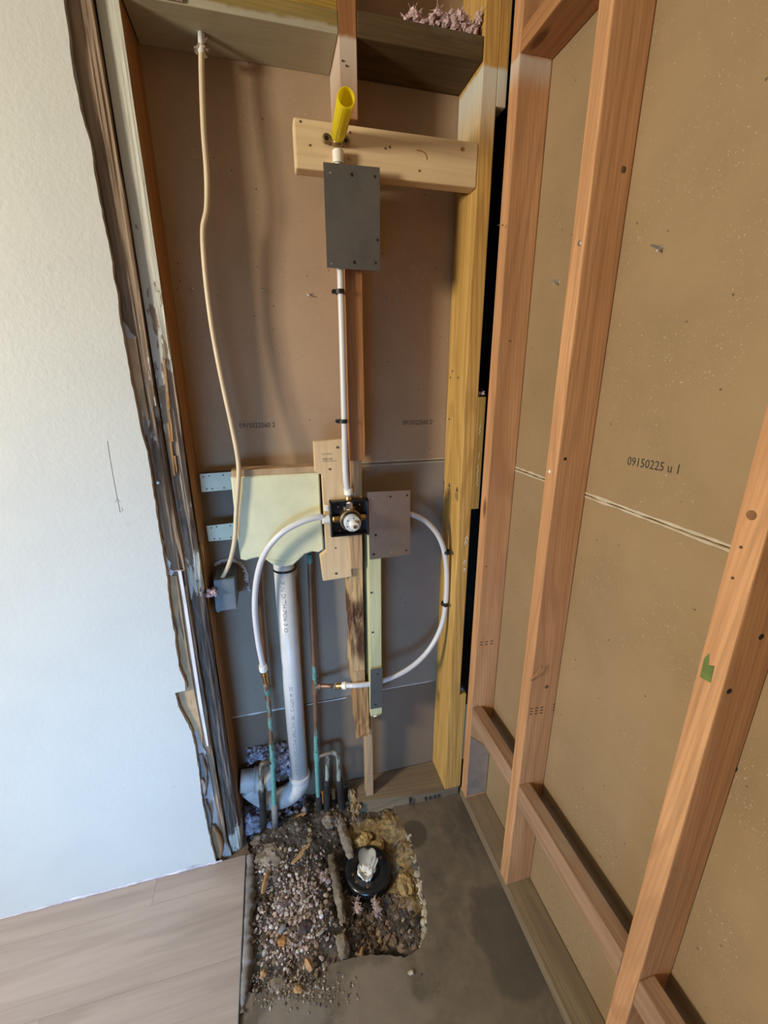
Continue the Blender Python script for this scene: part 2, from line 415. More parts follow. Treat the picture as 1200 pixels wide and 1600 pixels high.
t = NT('laminate_plank'); v = t.coord((.06, 1, 1)); vv = t.coord((.12, 1, 1))
a = t.noise(v, 24, 6, .6, 1.0); b = t.noise(vv, 11, 5, .6, .6); f_ = t.noise(v, 160, 3)
cc = t.mix(t.step(a, .3, .7), (.41, .335, .295), (.325, .262, .228))
cc = t.mix(t.math('MULTIPLY', t.step(b, .50, .72), .6), cc, (.25, .195, .165))
cc = t.mix(t.math('MULTIPLY', t.step(f_, .5, .8), .3), cc, (.47, .37, .30))
t.col(cc); t.bump(a, .1, .001); M_lam = t.set(Roughness=.42)

def steel(name, c, rough=.38):
    t = NT(name); v = t.coord()
    a = t.noise(v, 9, 5, .65); s_ = t.noise(t.coord((1, 1, .2)), 150, 4, .6); d = t.voro(v, 55)
    t.col(t.mix(t.step(a, .3, .75), c, tuple(x*.72 for x in c)))
    t.set(Roughness=t.math('ADD', rough-.08, t.math('MULTIPLY', a, .22)), Metallic=.9)
    t.bump(s_, .06, .001); return t.m
M_steelD = steel('dull_dark_steel', (.25, .25, .255), .46)
M_steelP = steel('pinkish_galvanized_steel', (.50, .455, .44), .32)
M_steelN = steel('nail_plate_steel', (.33, .345, .36), .42)
M_zinc = plain('zinc_screw', (.62, .62, .60), .35, metal=.9)
M_hole = plain('dark_hole', (.012, .010, .008), .9)
M_nail = plain('black_fastener', (.03, .026, .022), .5)
M_pex = plain('white_pex_plastic', (.66, .65, .655), .34, var=.03, **{'Subsurface_Weight': .35, 'Subsurface_Radius': (.01, .01, .01)})
M_ring = plain('cream_crimp_sleeve', (.80, .77, .68), .4, var=.05)
M_brass = plain('brass', (.62, .42, .17), .3, metal=1.0, var=.2)
M_bronze = plain('tarnished_bronze', (.30, .21, .12), .42, metal=.9, var=.35)
M_chrome = plain('chrome', (.75, .76, .78), .15, metal=1.0)
M_black = plain('black_plastic', (.008, .008, .009), .28, var=.3)
M_clip = plain('black_clip', (.015, .014, .013), .45)
M_grey = plain('pale_grey_plastic', (.58, .61, .64), .35, var=.05)
M_knob = plain('white_plastic', (.78, .78, .75), .35, var=.04)
t = NT('bright_yellow_plastic'); t.col((.93, .80, .03)); t.set(Roughness=.32)
tr = t.n('ShaderNodeBsdfTranslucent'); tr.inputs[0].default_value = (.95, .86, .06, 1)
mx = t.n('ShaderNodeMixShader'); mx.inputs[0].default_value = .5
t.l(t.b.outputs[0], mx.inputs[1]); t.l(tr.outputs[0], mx.inputs[2]); t.l(mx.outputs[0], t.t.nodes['Material Output'].inputs[0]); M_yelp = t.m
M_lab = plain('grey_foil_label', (.40, .36, .32), .4, var=.25)
M_pvc = plain('white_pvc', (.58, .58, .58), .35, var=.04)
M_pvcd = plain('dusty_white_pvc', (.50, .49, .48), .5, var=.22, bump=.2)
M_ink = plain('black_ink', (.030, .027, .025), .7)
M_ink2 = plain('faded_grey_ink', (.17, .155, .15), .8)
M_inkb = plain('faded_brown_ink', (.12, .075, .035), .8)
M_chalk = plain('white_chalk', (.60, .55, .45), .9)
M_pencil = plain('pencil_graphite', (.13, .12, .13), .6)
M_box = plain('pale_yellow_plastic', (.70, .68, .44), .45, var=.05)
M_strap = plain('pale_galvanized_strap', (.60, .59, .45), .45, metal=.15, var=.08)
M_cable = plain('cream_cable', (.66, .54, .37), .5, var=.08)
M_cable2 = plain('whitened_cable_end', (.68, .68, .66), .6, var=.08)
M_ebox = plain('grey_device_box', (.135, .155, .17), .5, var=.2)
M_flange = plain('black_flange', (.011, .012, .014), .22, var=.3)
M_tissue = plain('white_tissue', (.74, .71, .64), .9, var=.08)
M_pink = plain('pink_fibreglass', (.62, .45, .45), .95, var=.2, bump=.8, bscale=120)
M_shred = plain('dirty_pink_shred', (.46, .35, .31), .95, var=.3, bump=.8, bscale=120)
M_wool = plain('dusty_blue_lit_wool', (.36, .34, .42), .95, var=.45, bump=1.0, bscale=90)  # fibreglass with the blue of the daylight put into its colour
M_caulk = plain('crusty_caulk', (.52, .49, .54), .8, var=.35, bump=.8)
M_greenp = plain('green_paint', (.11, .15, .035), .8, var=.4)
M_sleeve = plain('black_foam_sleeve', (.016, .014, .013), .8, var=.5, bump=.7, bscale=90)
M_brick = plain('red_brown_stone', (.135, .085, .075), .85, var=.25, bump=.5)
M_chipw = wood('raw_wood_splinter', (.50, .31, .14), (.38, .20, .08), 'y')
M_chipo = plain('orange_chip', (.36, .17, .05), .85, var=.2, bump=.5)

def copper(name, base, green, thr):
    t = NT(name); v = t.coord((1, 1, .28)); vz = t.coord()
    a = t.noise(v, 26, 6, .65); b = t.noise(vz, 6, 4, .6); g = t.noise(vz, 160, 3)
    zz = t.z()[2]
    lim = t.ramp(t.math('DIVIDE', zz, 1.1), thr)
    m = t.step(t.math('ADD', t.math('MULTIPLY', t.math('SUBTRACT', a, .5), 1.4), t.math('ADD', lim, t.math('MULTIPLY', t.math('SUBTRACT', b, .5), .5))), .46, .54)
    c = t.mix(t.step(b, .35, .7), base, tuple(x*.45 for x in base))
    c = t.mix(m, c, t.mix(t.step(g, .35, .7), green, tuple(x*.7 for x in green)))
    t.col(c); t.bump(t.math('ADD', m, g), .35, .0015)
    t.l(t.math('MULTIPLY', t.math('SUBTRACT', 1.0, m), .55), t.b.inputs['Metallic'])
    return t.set(Roughness=.58)
M_cu = copper('copper_with_verdigris', (.27, .145, .085), (.13, .33, .29), [(0, .35), (.12, .70), (.28, .68), (.36, .44), (.48, .50), (.56, .58), (.62, .22), (.88, .12), (.9, .9), (1, .9)])
M_cug = copper('crusted_copper', (.20, .155, .115), (.30, .34, .30), [(0, .5), (1, .6)])

# ------------------------------------------------------------------ the setting
B, RX, W, H = .132, .082, .0381, 2.46
# back wall: three gypsum boards seen from behind, with pale edges at the joints
wb = tag(empty('wall_back', (-.42, B, 0)), kind='structure')
SEAM, SEAM2 = 1.2652, .4283
def sheet_back(z0, z1, m):
    return box('drywall_sheet', -.79, -.022, B, B+.0127, z0, z1, m, wb, .0015)
sh_up = sheet_back(SEAM+.0008, H, M_paperB); sh_mid = sheet_back(SEAM2+.0008, SEAM-.0008, M_paperL); sh_low = sheet_back(.01, SEAM2-.0008, M_paperD)
def rough_strip(name, y, z, h, x0, x1, m, parent, seed, out=.0012, n=110):
    bm = bmesh.new(); a = []; 
    for i in range(n+1):
        x = x0+(x1-x0)*i/n; k = .75+.7*nz((x*40, 0, 0), 1, seed)
        zo = .0012*nz((x*14, 3, 0), 1, seed)
        a.append((bm.verts.new((x, y-out, z+zo-h*k*.5)), bm.verts.new((x, y-out, z+zo+h*k*.5)), bm.verts.new((x, y+.004, z+zo+h*k*.6)), bm.verts.new((x, y+.004, z+zo-h*k*.6))))
    for p, q in zip(a, a[1:]):
        for k in range(4): bm.faces.new((p[k], q[k], q[(k+1) % 4], p[(k+1) % 4]))
    bm.faces.new(a[0]); bm.faces.new(a[-1][::-1])
    return obj(name, bm, m, parent)
rough_strip('gypsum_edge', B, SEAM+.005, .0045, -.35, -.06, M_gyp, wb, 3)
rough_strip('gypsum_edge', B, SEAM-.006, .0032, -.35, -.06, M_gyp, wb, 4)
rough_strip('gypsum_edge', B, SEAM+.008, .004, -.788, -.47, M_torn, wb, 5)
rough_strip('gypsum_edge', B, SEAM2, .006, -.788, -.615, M_gypw, wb, 6)
rough_strip('gypsum_edge', B, SEAM2-.004, .0035, -.54, -.40, M_gypw, wb, 7)
rough_strip('gypsum_edge', B, SEAM2, .004, -.29, -.06, M_gypw, wb, 8)
# printed codes on the boards
lettering('printed_code', '0915022560 2', onY(374, 669, B-.0005), (1,0,0), (0,0,1), .0135, M_ink, sh_up, 1.0, .86)
lettering('printed_code', '0915022560 2', onY(629, 664, B-.0005), (1,0,0), (0,0,1), .0135, M_ink, sh_up, 1.0, .84)

# right wall: two tan boards
wr = tag(empty('wall_right', (RX, -.8, 0)), kind='structure')
rs_up = box('drywall_sheet', RX, RX+.0127, -2.2, -.03, SEAM+.0008, H, M_paperR, wr, .001)
rs_low = box('drywall_sheet', RX, RX+.0127, -2.2, -.03, .01, SEAM-.0008, M_paperR, wr, .001)
def rough_strip_y(z, h, y0, y1, m, seed):
    bm = bmesh.new(); a = []; n = 160
    for i in range(n+1):
        y = y0+(y1-y0)*i/n; k = .8+.7*nz((y*40, 0, 0), 1, seed); zo = .0014*nz((y*14, 3, 0), 1, seed)
        a.append((bm.verts.new((RX-.0012, y, z+zo-h*k*.5)), bm.verts.new((RX-.0012, y, z+zo+h*k*.5)), bm.verts.new((RX+.004, y, z+zo+h*k*.6)), bm.verts.new((RX+.004, y, z+zo-h*k*.6))))
    for p, q in zip(a, a[1:]):
        for k in range(4): bm.faces.new((p[k], q[k], q[(k+1) % 4], p[(k+1) % 4]))
    bm.faces.new(a[0]); bm.faces.new(a[-1][::-1])
    return obj('gypsum_edge', bm, m, wr)
rough_strip_y(SEAM+.004, .006, -.74, -.05, M_gyp, 11); rough_strip_y(SEAM-.004, .0045, -.74, -.05, M_gyp, 12)
p0 = onX(979, 726, RX-.0005); p1 = onX(1039, 737, RX-.0005)
lettering('printed_code', '09150225 u 1', p0, p1-p0, (0,0,1), .0165, M_ink, rs_up, 1.0, .88)

# added dark enclosure keeping light out of the gap behind the corner studs
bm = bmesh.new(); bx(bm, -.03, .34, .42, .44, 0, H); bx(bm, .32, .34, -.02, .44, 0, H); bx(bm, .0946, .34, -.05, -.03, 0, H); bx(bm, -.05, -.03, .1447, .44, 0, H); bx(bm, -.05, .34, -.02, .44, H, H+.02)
tag(obj('corner_shade_liner', bm, M_void), kind='structure')
box_c = box('ceiling', -3.2, .4, -3.0, .45, H+.02, H+.04, M_white, None, 0); tag(box_c, kind='structure')

box_f = box('added_light_screen', -.60, .13, -1.70, -1.60, 0, H, M_paperR, None, 0); tag(box_f, kind='structure')  # unseen partition added behind the camera to keep light off the right studs
# concrete slab with the broken-out hole
hole_px = [(389,1338),(387,1400),(386,1460),(383,1520),(381,1550),(400,1553),(430,1545),(458,1536),(490,1534),(508,1526),(515,1504),(540,1500),(560,1494),(600,1492),(640,1494),(655,1480),(667,1455),(668,1425),(662,1395),(657,1365),(649,1335),(640,1310),(628,1286)]
hole = [onZ(x, y, 0) for x, y in hole_px]
hole = [Vector((p.x, p.y, 0)) for p in hole] + [Vector((-.250,-.035,0)), Vector((-.255,.03,0)), Vector((-.33,.05,0)), Vector((-.41,.128,0)), Vector((-.60,.130,0)), Vector((-.775,.130,0)), Vector((-.775,.02,0))]
dense = []
for a, b in zip(hole, hole[1:]+hole[:1]):
    n = max(1, int((b-a).length/.008))
    for k in range(n):
        p = a.lerp(b, k/n); dense.append(p+Vector((nz(p, 60, 1), nz(p, 60, 2), 0))*.007)
outer = [Vector((-3.0,-3.0,0)), Vector((.13,-3.0,0)), Vector((.13,.14,0)), Vector((-3.0,.14,0))]
tri = geometry.tessellate_polygon([outer, dense])
V = outer + dense
bm = bmesh.new(); bv = [bm.verts.new(p) for p in V]
for f in tri:
    try: bm.faces.new([bv[i] for i in f])
    except ValueError: pass
low = [bm.verts.new(p+Vector((nz(p, 30, 5)*.012, nz(p, 30, 6)*.012, -.10))) for p in dense]
mid = [bm.verts.new(p+Vector((nz(p, 90, 7)*.008, nz(p, 90, 8)*.008, -.02))) for p in dense]
nd_ = len(dense)
for i in range(nd_):
    j = (i+1) % nd_
    bm.faces.new((bv[4+i], bv[4+j], mid[j], mid[i])); bm.faces.new((mid[i], mid[j], low[j], low[i]))
floor = tag(obj('floor', bm, M_slab), kind='structure')

# laminate planks beside it
fl = tag(empty('floor_laminate', (-1.2, -.3, 0)), kind='structure')
LX = -.7775; rows = [-.027, -.1035, -.294, -.484, -.674, -.864, -1.06]; joints = [-1.0435, -1.62, -1.25, -1.45, -1.1, -1.3]
for i in range(6):
    a, b = rows[i+1], rows[i]
    for x0, x1 in ((joints[i], LX), (-2.6, joints[i])):
        box('plank', x0+.0002, x1-.0002, a+.0002, b-.0002, .0008, .0085, M_lam, fl, .0004)
box('edge_trim', LX, LX+.0022, -1.06, -.03, .0, .0092, M_steelN, fl, .0004)

# white wall board on the left with its torn edge
YW = -.028
edge_px = [(97,-30),(99,0),(106,45),(113,105),(118,132),(126,170),(140,222),(148,270),(155,313),(166,365),(175,410),(183,460),(188,505),(194,535),(204,590),(212,630),(219,664),(225,690),(230,706),(234,735),(241,775),(250,838),(257,880),(261,905),(264,936),(270,975),(274,1003),(279,1040),(289,1066),(290,1079),(273,1083),(279,1103),(288,1121),(299,1143),(303,1160),(307,1180),(311,1205),(314,1240),(318,1262),(324,1290),(330,1320),(338,1347)]
ed = [onY(x, y, YW) for x, y in edge_px]
de = []
for a, b in zip(ed, ed[1:]):
    n = max(1, int((b-a).length/.012))
    for k in range(n):
        p = a.lerp(b, k/n); de.append(Vector((p.x+.0014*nz(p, 40, 3)+.0018*nz(p, 150, 4), YW, max(p.z, .0095))))
de.append(Vector((ed[-1].x, YW, .0095)))
outl = [Vector((-2.6, YW, H))] + [Vector((de[0].x, YW, H))] + de + [Vector((-2.6, YW, .0095))]
wl = prism('wall_left', outl, (0, .0125, 0), M_white); tag(wl, kind='structure')
# crumbly core showing along the cut
def ribbon(name, pts, w0, y, m, parent, seed, thick=.006):
    bm = bmesh.new(); rws = []
    P = spline(pts, 6)
    for i, p in enumerate(P):
        wv_ = w0*(.65+.7*abs(nz(p, 55, seed))+.4*nz(p, 160, seed+1))
        rws.append([bm.verts.new((p.x-.003, y, p.z)), bm.verts.new((p.x+max(.0006, wv_), y+.0008*nz(p, 200, seed), p.z)), bm.verts.new((p.x+max(.0006, wv_)*.8, y+thick, p.z)), bm.verts.new((p.x-.003, y+thick, p.z))])
    for a, b in zip(rws, rws[1:]):
        for k in range(4): bm.faces.new((a[k], b[k], b[(k+1) % 4], a[(k+1) % 4]))
    bm.faces.new(rws[0]); bm.faces.new(rws[-1][::-1])
    return obj(name, bm, m, parent)
ribbon('gypsum_core', de[:len(de)*2//5:2], .0014, YW+.005, M_tornG, wl, 21)
ribbon('gypsum_core', de[len(de)*2//5-2::2], .0022, YW+.004, M_torn, wl, 22)
def flat(name, px, y, th, m, bev=0.0):
    return prism(name, [onY(a, b, y) for a, b in px], (0, th, 0), m, wl, bev)
flat('torn_paper', [(190,526),(212,529),(216,556),(222,592),(228,628),(233,656),(214,656),(205,610),(196,560)], -.0152, .012, M_torn)
flat('torn_gypsum', [(186,500),(193,502),(200,511),(204,519),(213,527),(212,533),(195,532),(190,520)], -.0148, .008, M_tornG)
flat('torn_gypsum', [(216,654),(228,653),(235,658),(233,668),(229,676),(224,690),(229,691),(231,695),(222,697),(217,675)], -.0150, .006, M_tornG)
flat('torn_gypsum', [(248,836),(254,842),(258,847),(256,856),(259,866),(262,874),(267,879),(265,889),(272,893),(268,900),(255,896)], -.0150, .006, M_gypw)
flat('torn_paper', [(257,900),(276,900),(281,935),(288,985),(295,1030),(303,1078),(311,1120),(316,1148),(317,1172),(310,1186),(303,1160),(296,1135),(284,1115),(270,1086),(272,1060),(264,1010),(258,950)], -.0152, .010, M_torn)
flat('torn_paper', [(300,1140),(309,1143),(313,1160),(322,1175),(318,1192),(312,1200),(306,1185)], -.0158, .004, M_tornG)
# the pale metal edge bead, two thin lips
flat('edge_bead', [(278,892),(283,892),(291,940),(300,1000),(309,1060),(317,1110),(323,1145),(326,1166),(323,1166),(319,1145),(312,1110),(304,1060),(295,1000),(286,940)], -.0185, .004, M_gypw)
pts = [onY(a, b, -.013) for a, b in ((262,893),(272,892),(288,891))]
pipe('edge_bead', pts, .0016, M_gypw, wl, 8, 3)
# paper curling off near the floor
def curl(px0, px1, wid, lift, seed, m):
    a, b = onY(*px0, -.017), onY(*px1, -.017); bm = bmesh.new(); g = []; nu, nv = 12, 7
    for i in range(nu+1):
        p = a.lerp(b, i/nu); row = []
        wd = wid*(.45+.9*math.sin(math.pi*min(1, .12+i/nu*.9)))+.004*nz(p, 80, seed)
        for j in range(nv+1):
            q = j/nv; ang = q*2.3
            row.append(bm.verts.new((p.x+wd*math.sin(ang)*.8+.001*nz(p, 200, seed+j), p.y-lift*(1-math.cos(ang))*.5, p.z+.004*nz(p, 50, seed+j))))
        g.append(row)
    for r0, r1 in zip(g, g[1:]):
        for j in range(nv): bm.faces.new((r0[j], r0[j+1], r1[j+1], r1[j]))
    bmesh.ops.solidify(bm, geom=list(bm.faces), thickness=.0012)
    return obj('paper_curl', bm, m, wl, smooth=True)
curl((309,1178),(317,1246), .020, .014, 1, M_tornG); curl((318,1250),(327,1300), .014, .012, 2, M_tornG); curl((325,1290),(340,1342), .030, .016, 3, M_torn); curl((311,1215),(316,1240), .016, .02, 4, M_gypw)
flat('torn_paper', [(312,1180),(323,1182),(330,1220),(337,1260),(346,1300),(360,1330),(362,1340),(338,1344),(330,1320),(322,1280),(316,1240)], -.0135, .008, M_tornG)
# caulk crust where the wall meets the planks
bm = bmesh.new(); rws = []
for i in range(150):
    x = -1.55+(.70)*i/149; k = 1+.8*nz((x*30, 0, 0), 1, 2); h_ = .006+.010*max(0, fb((x*9, 1, 0), 1, 3))
    if x < -1.3: h_ *= max(.2, (x+1.55)/.25)
    rws.append([bm.verts.new((x, YW-.0008-.004*k*abs(nz((x*60, 2, 0), 1, 1)), .0088)), bm.verts.new((x, YW-.0030*max(.2, k), .0088+h_*.5)), bm.verts.new((x, YW-.0006, .0088+h_)), bm.verts.new((x, YW+.002, .0088))])
for a, b in zip(rws, rws[1:]):
    for k in range(4): bm.faces.new((a[k], b[k], b[(k+1) % 4], a[(k+1) % 4]))
bm.faces.new(rws[0]); bm.faces.new(rws[-1][::-1])
obj('caulk_bead', bm, M_caulk, wl)
# pencil mark on the wall
def stroke(pxs, r, m, parent, y):
    return pipe('pencil_mark', [onY(a, b, y) for a, b in pxs], r, m, parent, 6)
stroke([(168,689),(172,716),(177,745),(182,772),(188,801)], .0007, M_pencil, wl, YW+.0002)
stroke([(180,785),(183,779),(188,784)], .0005, M_pencil, wl, YW+.0002)
stroke([(190,793),(192,797),(190,799)], .0006, M_pencil, wl, YW+.0002)

# ------------------------------------------------------------------ framing lumber, left
XL = -.7885
def rotfnA(p, n):
    z = p.z; amp = .0022 if z > 1.5 else .0045
    fib = nz((p.x*190, p.y*190, z*7), 1, 1); big = fb((p.x*30, p.y*30, z*5), 1, 2, 3)
    d = amp*fib+amp*.9*big
    if n.y < -.5:
        cx = (p.x+.868)/.041
        d -= .0028*math.exp(-((cx-.42-.05*nz((0, 0, z*4), 1, 5))/.05)**2)
        if cx > .72 and 1.0 < z < 1.45: d -= .014*max(0, nz((0, 0, z*6), 1, 9)+.25)
    return n*d
o = post('rotted_stud', -.876, -.8300, -.0135, .120, 0, 2.445, rotfnA, M_rotA, None, 16, 6, 420)
tag(o, 'brown rotted and cracked stud right beside the torn white wall edge', 'stud')
def nailhead(p, d, parent, r=.0035, m=None, nm='nail_head'):
    return turned(nm, [(0,.0),(r, .0),(r, .0012),(r*.7, .002),(0, .002)], p, d, m or M_zinc, parent, 10)
nailhead(onY(247, 754, -.016), (0,-1,0), o, .0045)
def rotfnB(p, n):
    z = p.z; k = max(0, min(1, (1.75-z)/.5)); amp = .0006+.0036*k
    fib = nz((p.x*210, p.y*210, z*6), 1, 31); big = fb((p.x*36, p.y*36, z*6), 1, 32, 3)
    d = amp*fib+amp*.8*big
    cx = (p.x+.8266)/.0381; out = Vector((0,0,0))
    if n.y < -.5:
        if cx > .62 and z < 1.85: d -= k*.007*(cx-.62)/.38*(1+nz((0, 0, z*9), 1, 7))
        if .2 < cx < .5 and 1.05 < z < 1.5: d -= .006*max(0, nz((cx*2, 0, z*7), 1, 8)+.3)
        if abs(z-.985) < .03 and cx > .55: d -= .010*max(0, 1-abs(z-.985)/.03)
    if n.x > .5 and p.y < .035: d -= k*.004*(1+nz((0, 0, z*10), 1, 6))*(1-p.y/.035)
    return n*d
o = post('peeling_stud', -.8266, XL, 0, B-.001, 0, 2.445, rotfnB, M_rotB, None, 14, 12, 420)
tag(o, 'stud with flaking whitish paint above and dark rot below, left of the open bay', 'stud')
# its clean inner face is bare orange timber
prism('inner_face', [Vector((XL-.0005, .022, .10)), Vector((XL-.0005, B-.002, .10)), Vector((XL-.0005, B-.002, 2.182)), Vector((XL-.0005, .004, 2.182)), Vector((XL-.0005, .004, 1.75)), Vector((XL-.0005, .016, 1.5)), Vector((XL-.0005, .02, .9))], (.0022, 0, 0), wood('inner_face_timber', (.40, .20, .07), (.30, .14, .045), 'z'), o)
# splinters hanging on it
for i, px in enumerate((((255,560),(258,561),(262,600),(266,640),(262,640),(258,600)), ((258,662),(264,660),(268,690),(272,725),(274,745),(269,742),(264,705)), ((262,610),(265,640),(269,665),(271,690),(268,690),(264,650)), ((271,712),(274,712),(277,735),(276,742)))):
    prism('splinter', [onY(*q, -.0045) for q in px], (0, .007, 0), M_chipw, o, .0004)

# headers across the top of the left bay
hd = box('header_block', XL+.0035, -.3848, 0, B-.001, 2.1835, 2.2215, M_head, None, .002)
tag(hd, 'greenish header block spanning the top of the left bay, above the cream cable', 'block')
o = box('header_block', -.748, -.665, -.001, .085, 2.1835-.0, 2.27, M_head2, None, .002) if False else None
o = prism('offcut_block', [Vector((-.775, -.006, 2.185)), Vector((-.678, -.006, 2.185)), Vector((-.672, -.006, 2.235)), Vector((-.775, -.006, 2.235))], (0, .005, 0), M_head2, None, .001)
tag(o, 'short greyish offcut nailed over the left end of the greenish header', 'block')
o = box('header_block', XL+.0035, -.3848, .002, B-.001, 2.222, 2.30, wood('upper_header', (.47, .31, .06), (.35, .21, .035), 'x', streak=(.18, .10, .02), ring=110, ringamt=.5), None, .002)
tag(o, 'yellow ribbed header block stacked above the greenish header', 'block')

# middle stud, upper stump and the long lower length
XM0, XM1 = -.3846, -.3465
o = box('stud', XM0, XM1, .0, B-.001, 2.046, 2.445, M_midst, None, .002)
tag(o, 'reddish stud stump cut off just above the yellow pipe', 'stud')
for a, b in ((535,95),(541,103)): nailhead(onY(a, b, -.001), (0,-1,0), o, .0018, M_nail, 'nail_hole')
def midfn(p, n):
    return n*(.0007*nz((p.x*150, p.y*150, p.z*8), 1, 3)+(-.003*max(0, nz((p.x*60, p.y*60, p.z*20), 1, 4)) if p.z < 1.33 else 0))
o = post('stud', XM0, -.3440, .0, B-.002, 1.302, 1.9455, midfn, M_midst, None, 10, 6, 160)
tag(o, 'long reddish middle stud beside the upright white pipe', 'stud')
o = post('stud_splice', -.383, -.3525, .008, .09, 1.19, 1.3015, lambda p, n: n*(.0012*nz((p.x*120, p.y*120, p.z*10), 1, 5)), M_split, None, 8, 6, 50)
tag(o, 'pale split wood piece just above the shower valve', 'wood piece')
o = post('stud_splice', -.3905, -.3565, .004, .09, .985, 1.095, lambda p, n: n*(.001*nz((p.x*120, p.y*120, p.z*10), 1, 6)), M_split, None, 8, 6, 50)
tag(o, 'pale split wood piece hanging just below the shower valve', 'wood piece')
def corefn(p, n):
    rot = max(0, 1-abs(p.z-.80)/.13)
    return n*(.0014*nz((p.x*130, p.y*130, p.z*12), 1, 7)-.010*rot*max(0, fb((p.x*40, p.y*30, p.z*16), 1, 8)+.15))
o = post('rotted_stud', -.3935, -.3530, .022, .10, .615, .9845, corefn, M_rotC, None, 14, 8, 170)
tag(o, 'old stud section eaten by dark brown rot, left of the treated board', 'stud')
def raggedfn(p, n):
    k = max(0, (.50-p.z)/.15)
    return n*(.003*nz((p.x*110, p.y*110, p.z*14), 1, 9)-.006*k*abs(nz((p.x*50, p.y*50, p.z*30), 1, 10)))+Vector((.012*k*(1 if n.x < 0 else .2), 0, 0))
o = post('splintered_stud', -.3905, -.3425, .018, .085, .348, .555, raggedfn, wood('splintered_wood', (.50, .29, .12), (.33, .16, .06), 'z', streak=(.16, .07, .03)), None, 12, 8, 90)
tag(o, 'splintered lower tip of the old stud beside the small nail plate', 'stud')
o = post('stud', -.3910, -.3530, .020, .095, .552, .6148, lambda p, n: n*(.001*nz((p.x*120, p.y*120, p.z*10), 1, 11)), M_split, None, 8, 6, 24)
tag(o, 'clean sawn pale stud section right behind the cold water pipe', 'stud')
o = box('treated_board', -.3393, -.3012, .0, .089, .445, 1.085, M_green, None, .002)
tag(o, 'pale green treated lumber board behind the lower steel plates', 'board')
for a, b in ((580,926),(582,988),(585,1062)): nailhead(onY(a, b, -.001), (0,-1,0), o, .003, M_nail)
o = box('lath', -.3500, -.3235, .048, .085, .0385, .445, M_lath, None, .002)
tag(o, 'narrow pale wooden strip standing on the sill plate under the treated board', 'strip')

# horizontal blocking carrying the yellow pipe
blk = box('blocking', -.4855, -.0605, -.0, .038, 1.946, 2.0355, M_fresh, None, .004)
tag(blk, 'fresh pale horizontal blocking that carries the yellow pipe', 'block')
for a, b in ((722,233),(546,246)): nailhead(onY(a, b, -.0005), (0,-1,0), blk, .0042, M_brass, 'screw')
for a, b in ((547,207),(484,227),(602,232),(609,230),(655,267),(469,190),(575,277)): nailhead(onY(a, b, .0002), (0,-1,0), blk, .0022, M_inkb, 'nail_hole')
pipe('sap_streak', [onY(a, b, .0) for a, b in ((651,235),(658,236),(665,241),(667,249))], .0012, M_chipo, blk, 6, 4)

# dark block at the top of the right bay with pink insulation above
o = box('blocking', XM1+.0005, -.0606, 0, B-.001, 2.1845, 2.2285, M_dark, None, .003)
tag(o, 'dark brown aged block at the top between middle stud and yellow corner stud', 'block')
def fluff(bm, c, r, n_, seed, sq=(1,1,1)):
    rd = random.Random(seed)
    for i in range(n_):
        q = Vector(c)+Vector(((rd.random()-.5)*2*r[0], (rd.random()-.5)*2*r[1], (rd.random()-.5)*2*r[2]))
        rock(bm, q, .26*min(r)*(.5+rd.random()*.9)+.0035, seed+i, 2, sq, .75)
        for k in range(7):
            e = q+Vector((rd.uniform(-1,1), rd.uniform(-1,1), rd.uniform(-.4,1)))*(.012+.5*min(r)*rd.random())
            tube(bm, [q, q.lerp(e, .6)+Vector((0, 0, .002)), e], .0005, 4, False)
bm = bmesh.new(); fluff(bm, (-.205, .024, 2.243), (.034, .014, .010), 26, 3); fluff(bm, (-.118, .024, 2.250), (.050, .014, .016), 60, 4)
tag(obj('insulation_tuft', bm, M_pink), 'pink fluffy insulation lying on the dark top block', 'insulation')

# corner stud and its packers
XC = -.0601
o = box('corner_stud', XC, -.0222, 0, B-.001, W, 2.445, M_yel, None, .0025)
tag(o, 'tall yellow pine corner stud with dark ink stamp and knots', 'stud')
for i, (a, b) in enumerate(((693,754),(702,758),(714,765))):
    q = onX(a, b, XC-.0004)
    prism('ink_mark', [q+Vector((0, .010, -.007)), q+Vector((0, -.010, -.007)), q+Vector((0, -.004, .006)), q+Vector((0, .002, .009))], (.0008, 0, 0), M_inkb, o)
    for k in range(2):
        yy = q.y+.006-.011*k
        bm = bmesh.new(); bx(bm, XC-.0004, XC+.0004, yy-.0028, yy+.0028, q.z-.030-.004*((i+k) % 2), q.z-.010); obj('ink_mark', bm, M_inkb, o)
for px, py in ((704,590),(716,590),(702,655),(707,580)):
    q = onX(px, py, XC-.0003); turned('knot', [(0,.0),(.0036,.0),(.003,.0008),(0,.0010)], q, (-1,0,0), M_inkb, o, 10)
o = box('packer', -.0218, .0022, .0, .06, 2.108, 2.445, M_yel, None, .0015); tag(o, 'yellow packer strip at the very top of the dark corner slot', 'packer')
o = box('packer', -.0218, .0022, .0, .06, 1.137, 1.462, wood('packer_pine', (.52, .35, .11), (.40, .24, .06), 'z'), None, .0015); tag(o, 'yellow packer with chalk scribbles in the middle of the dark corner slot', 'packer')
for k, (px, py, h_) in enumerate(((750,672,.030),(749,712,.018),(747,735,.035),(746,752,.03))):
    q = onY(px, py, -.0003)
    pipe('chalk_mark', [q+Vector((.002*math.sin(j*2.1+k), 0, h_*(.5-j/6))) for j in range(7)], .0007, M_chalk, o, 5, 3)
o = box('packer', -.0218, .0022, .0, .06, W, .462, M_yel, None, .0015); tag(o, 'yellow packer at the foot of the dark corner slot', 'packer')
bm = bmesh.new(); fluff(bm, (-.010, .030, 1.470), (.009, .02, .006), 7, 9)
tag(obj('insulation_tuft', bm, M_pink), 'small insulation tuft in the dark slot on the chalk marked packer', 'insulation')
bm = bmesh.new(); fluff(bm, (-.010, .030, .470), (.009, .02, .006), 7, 19)
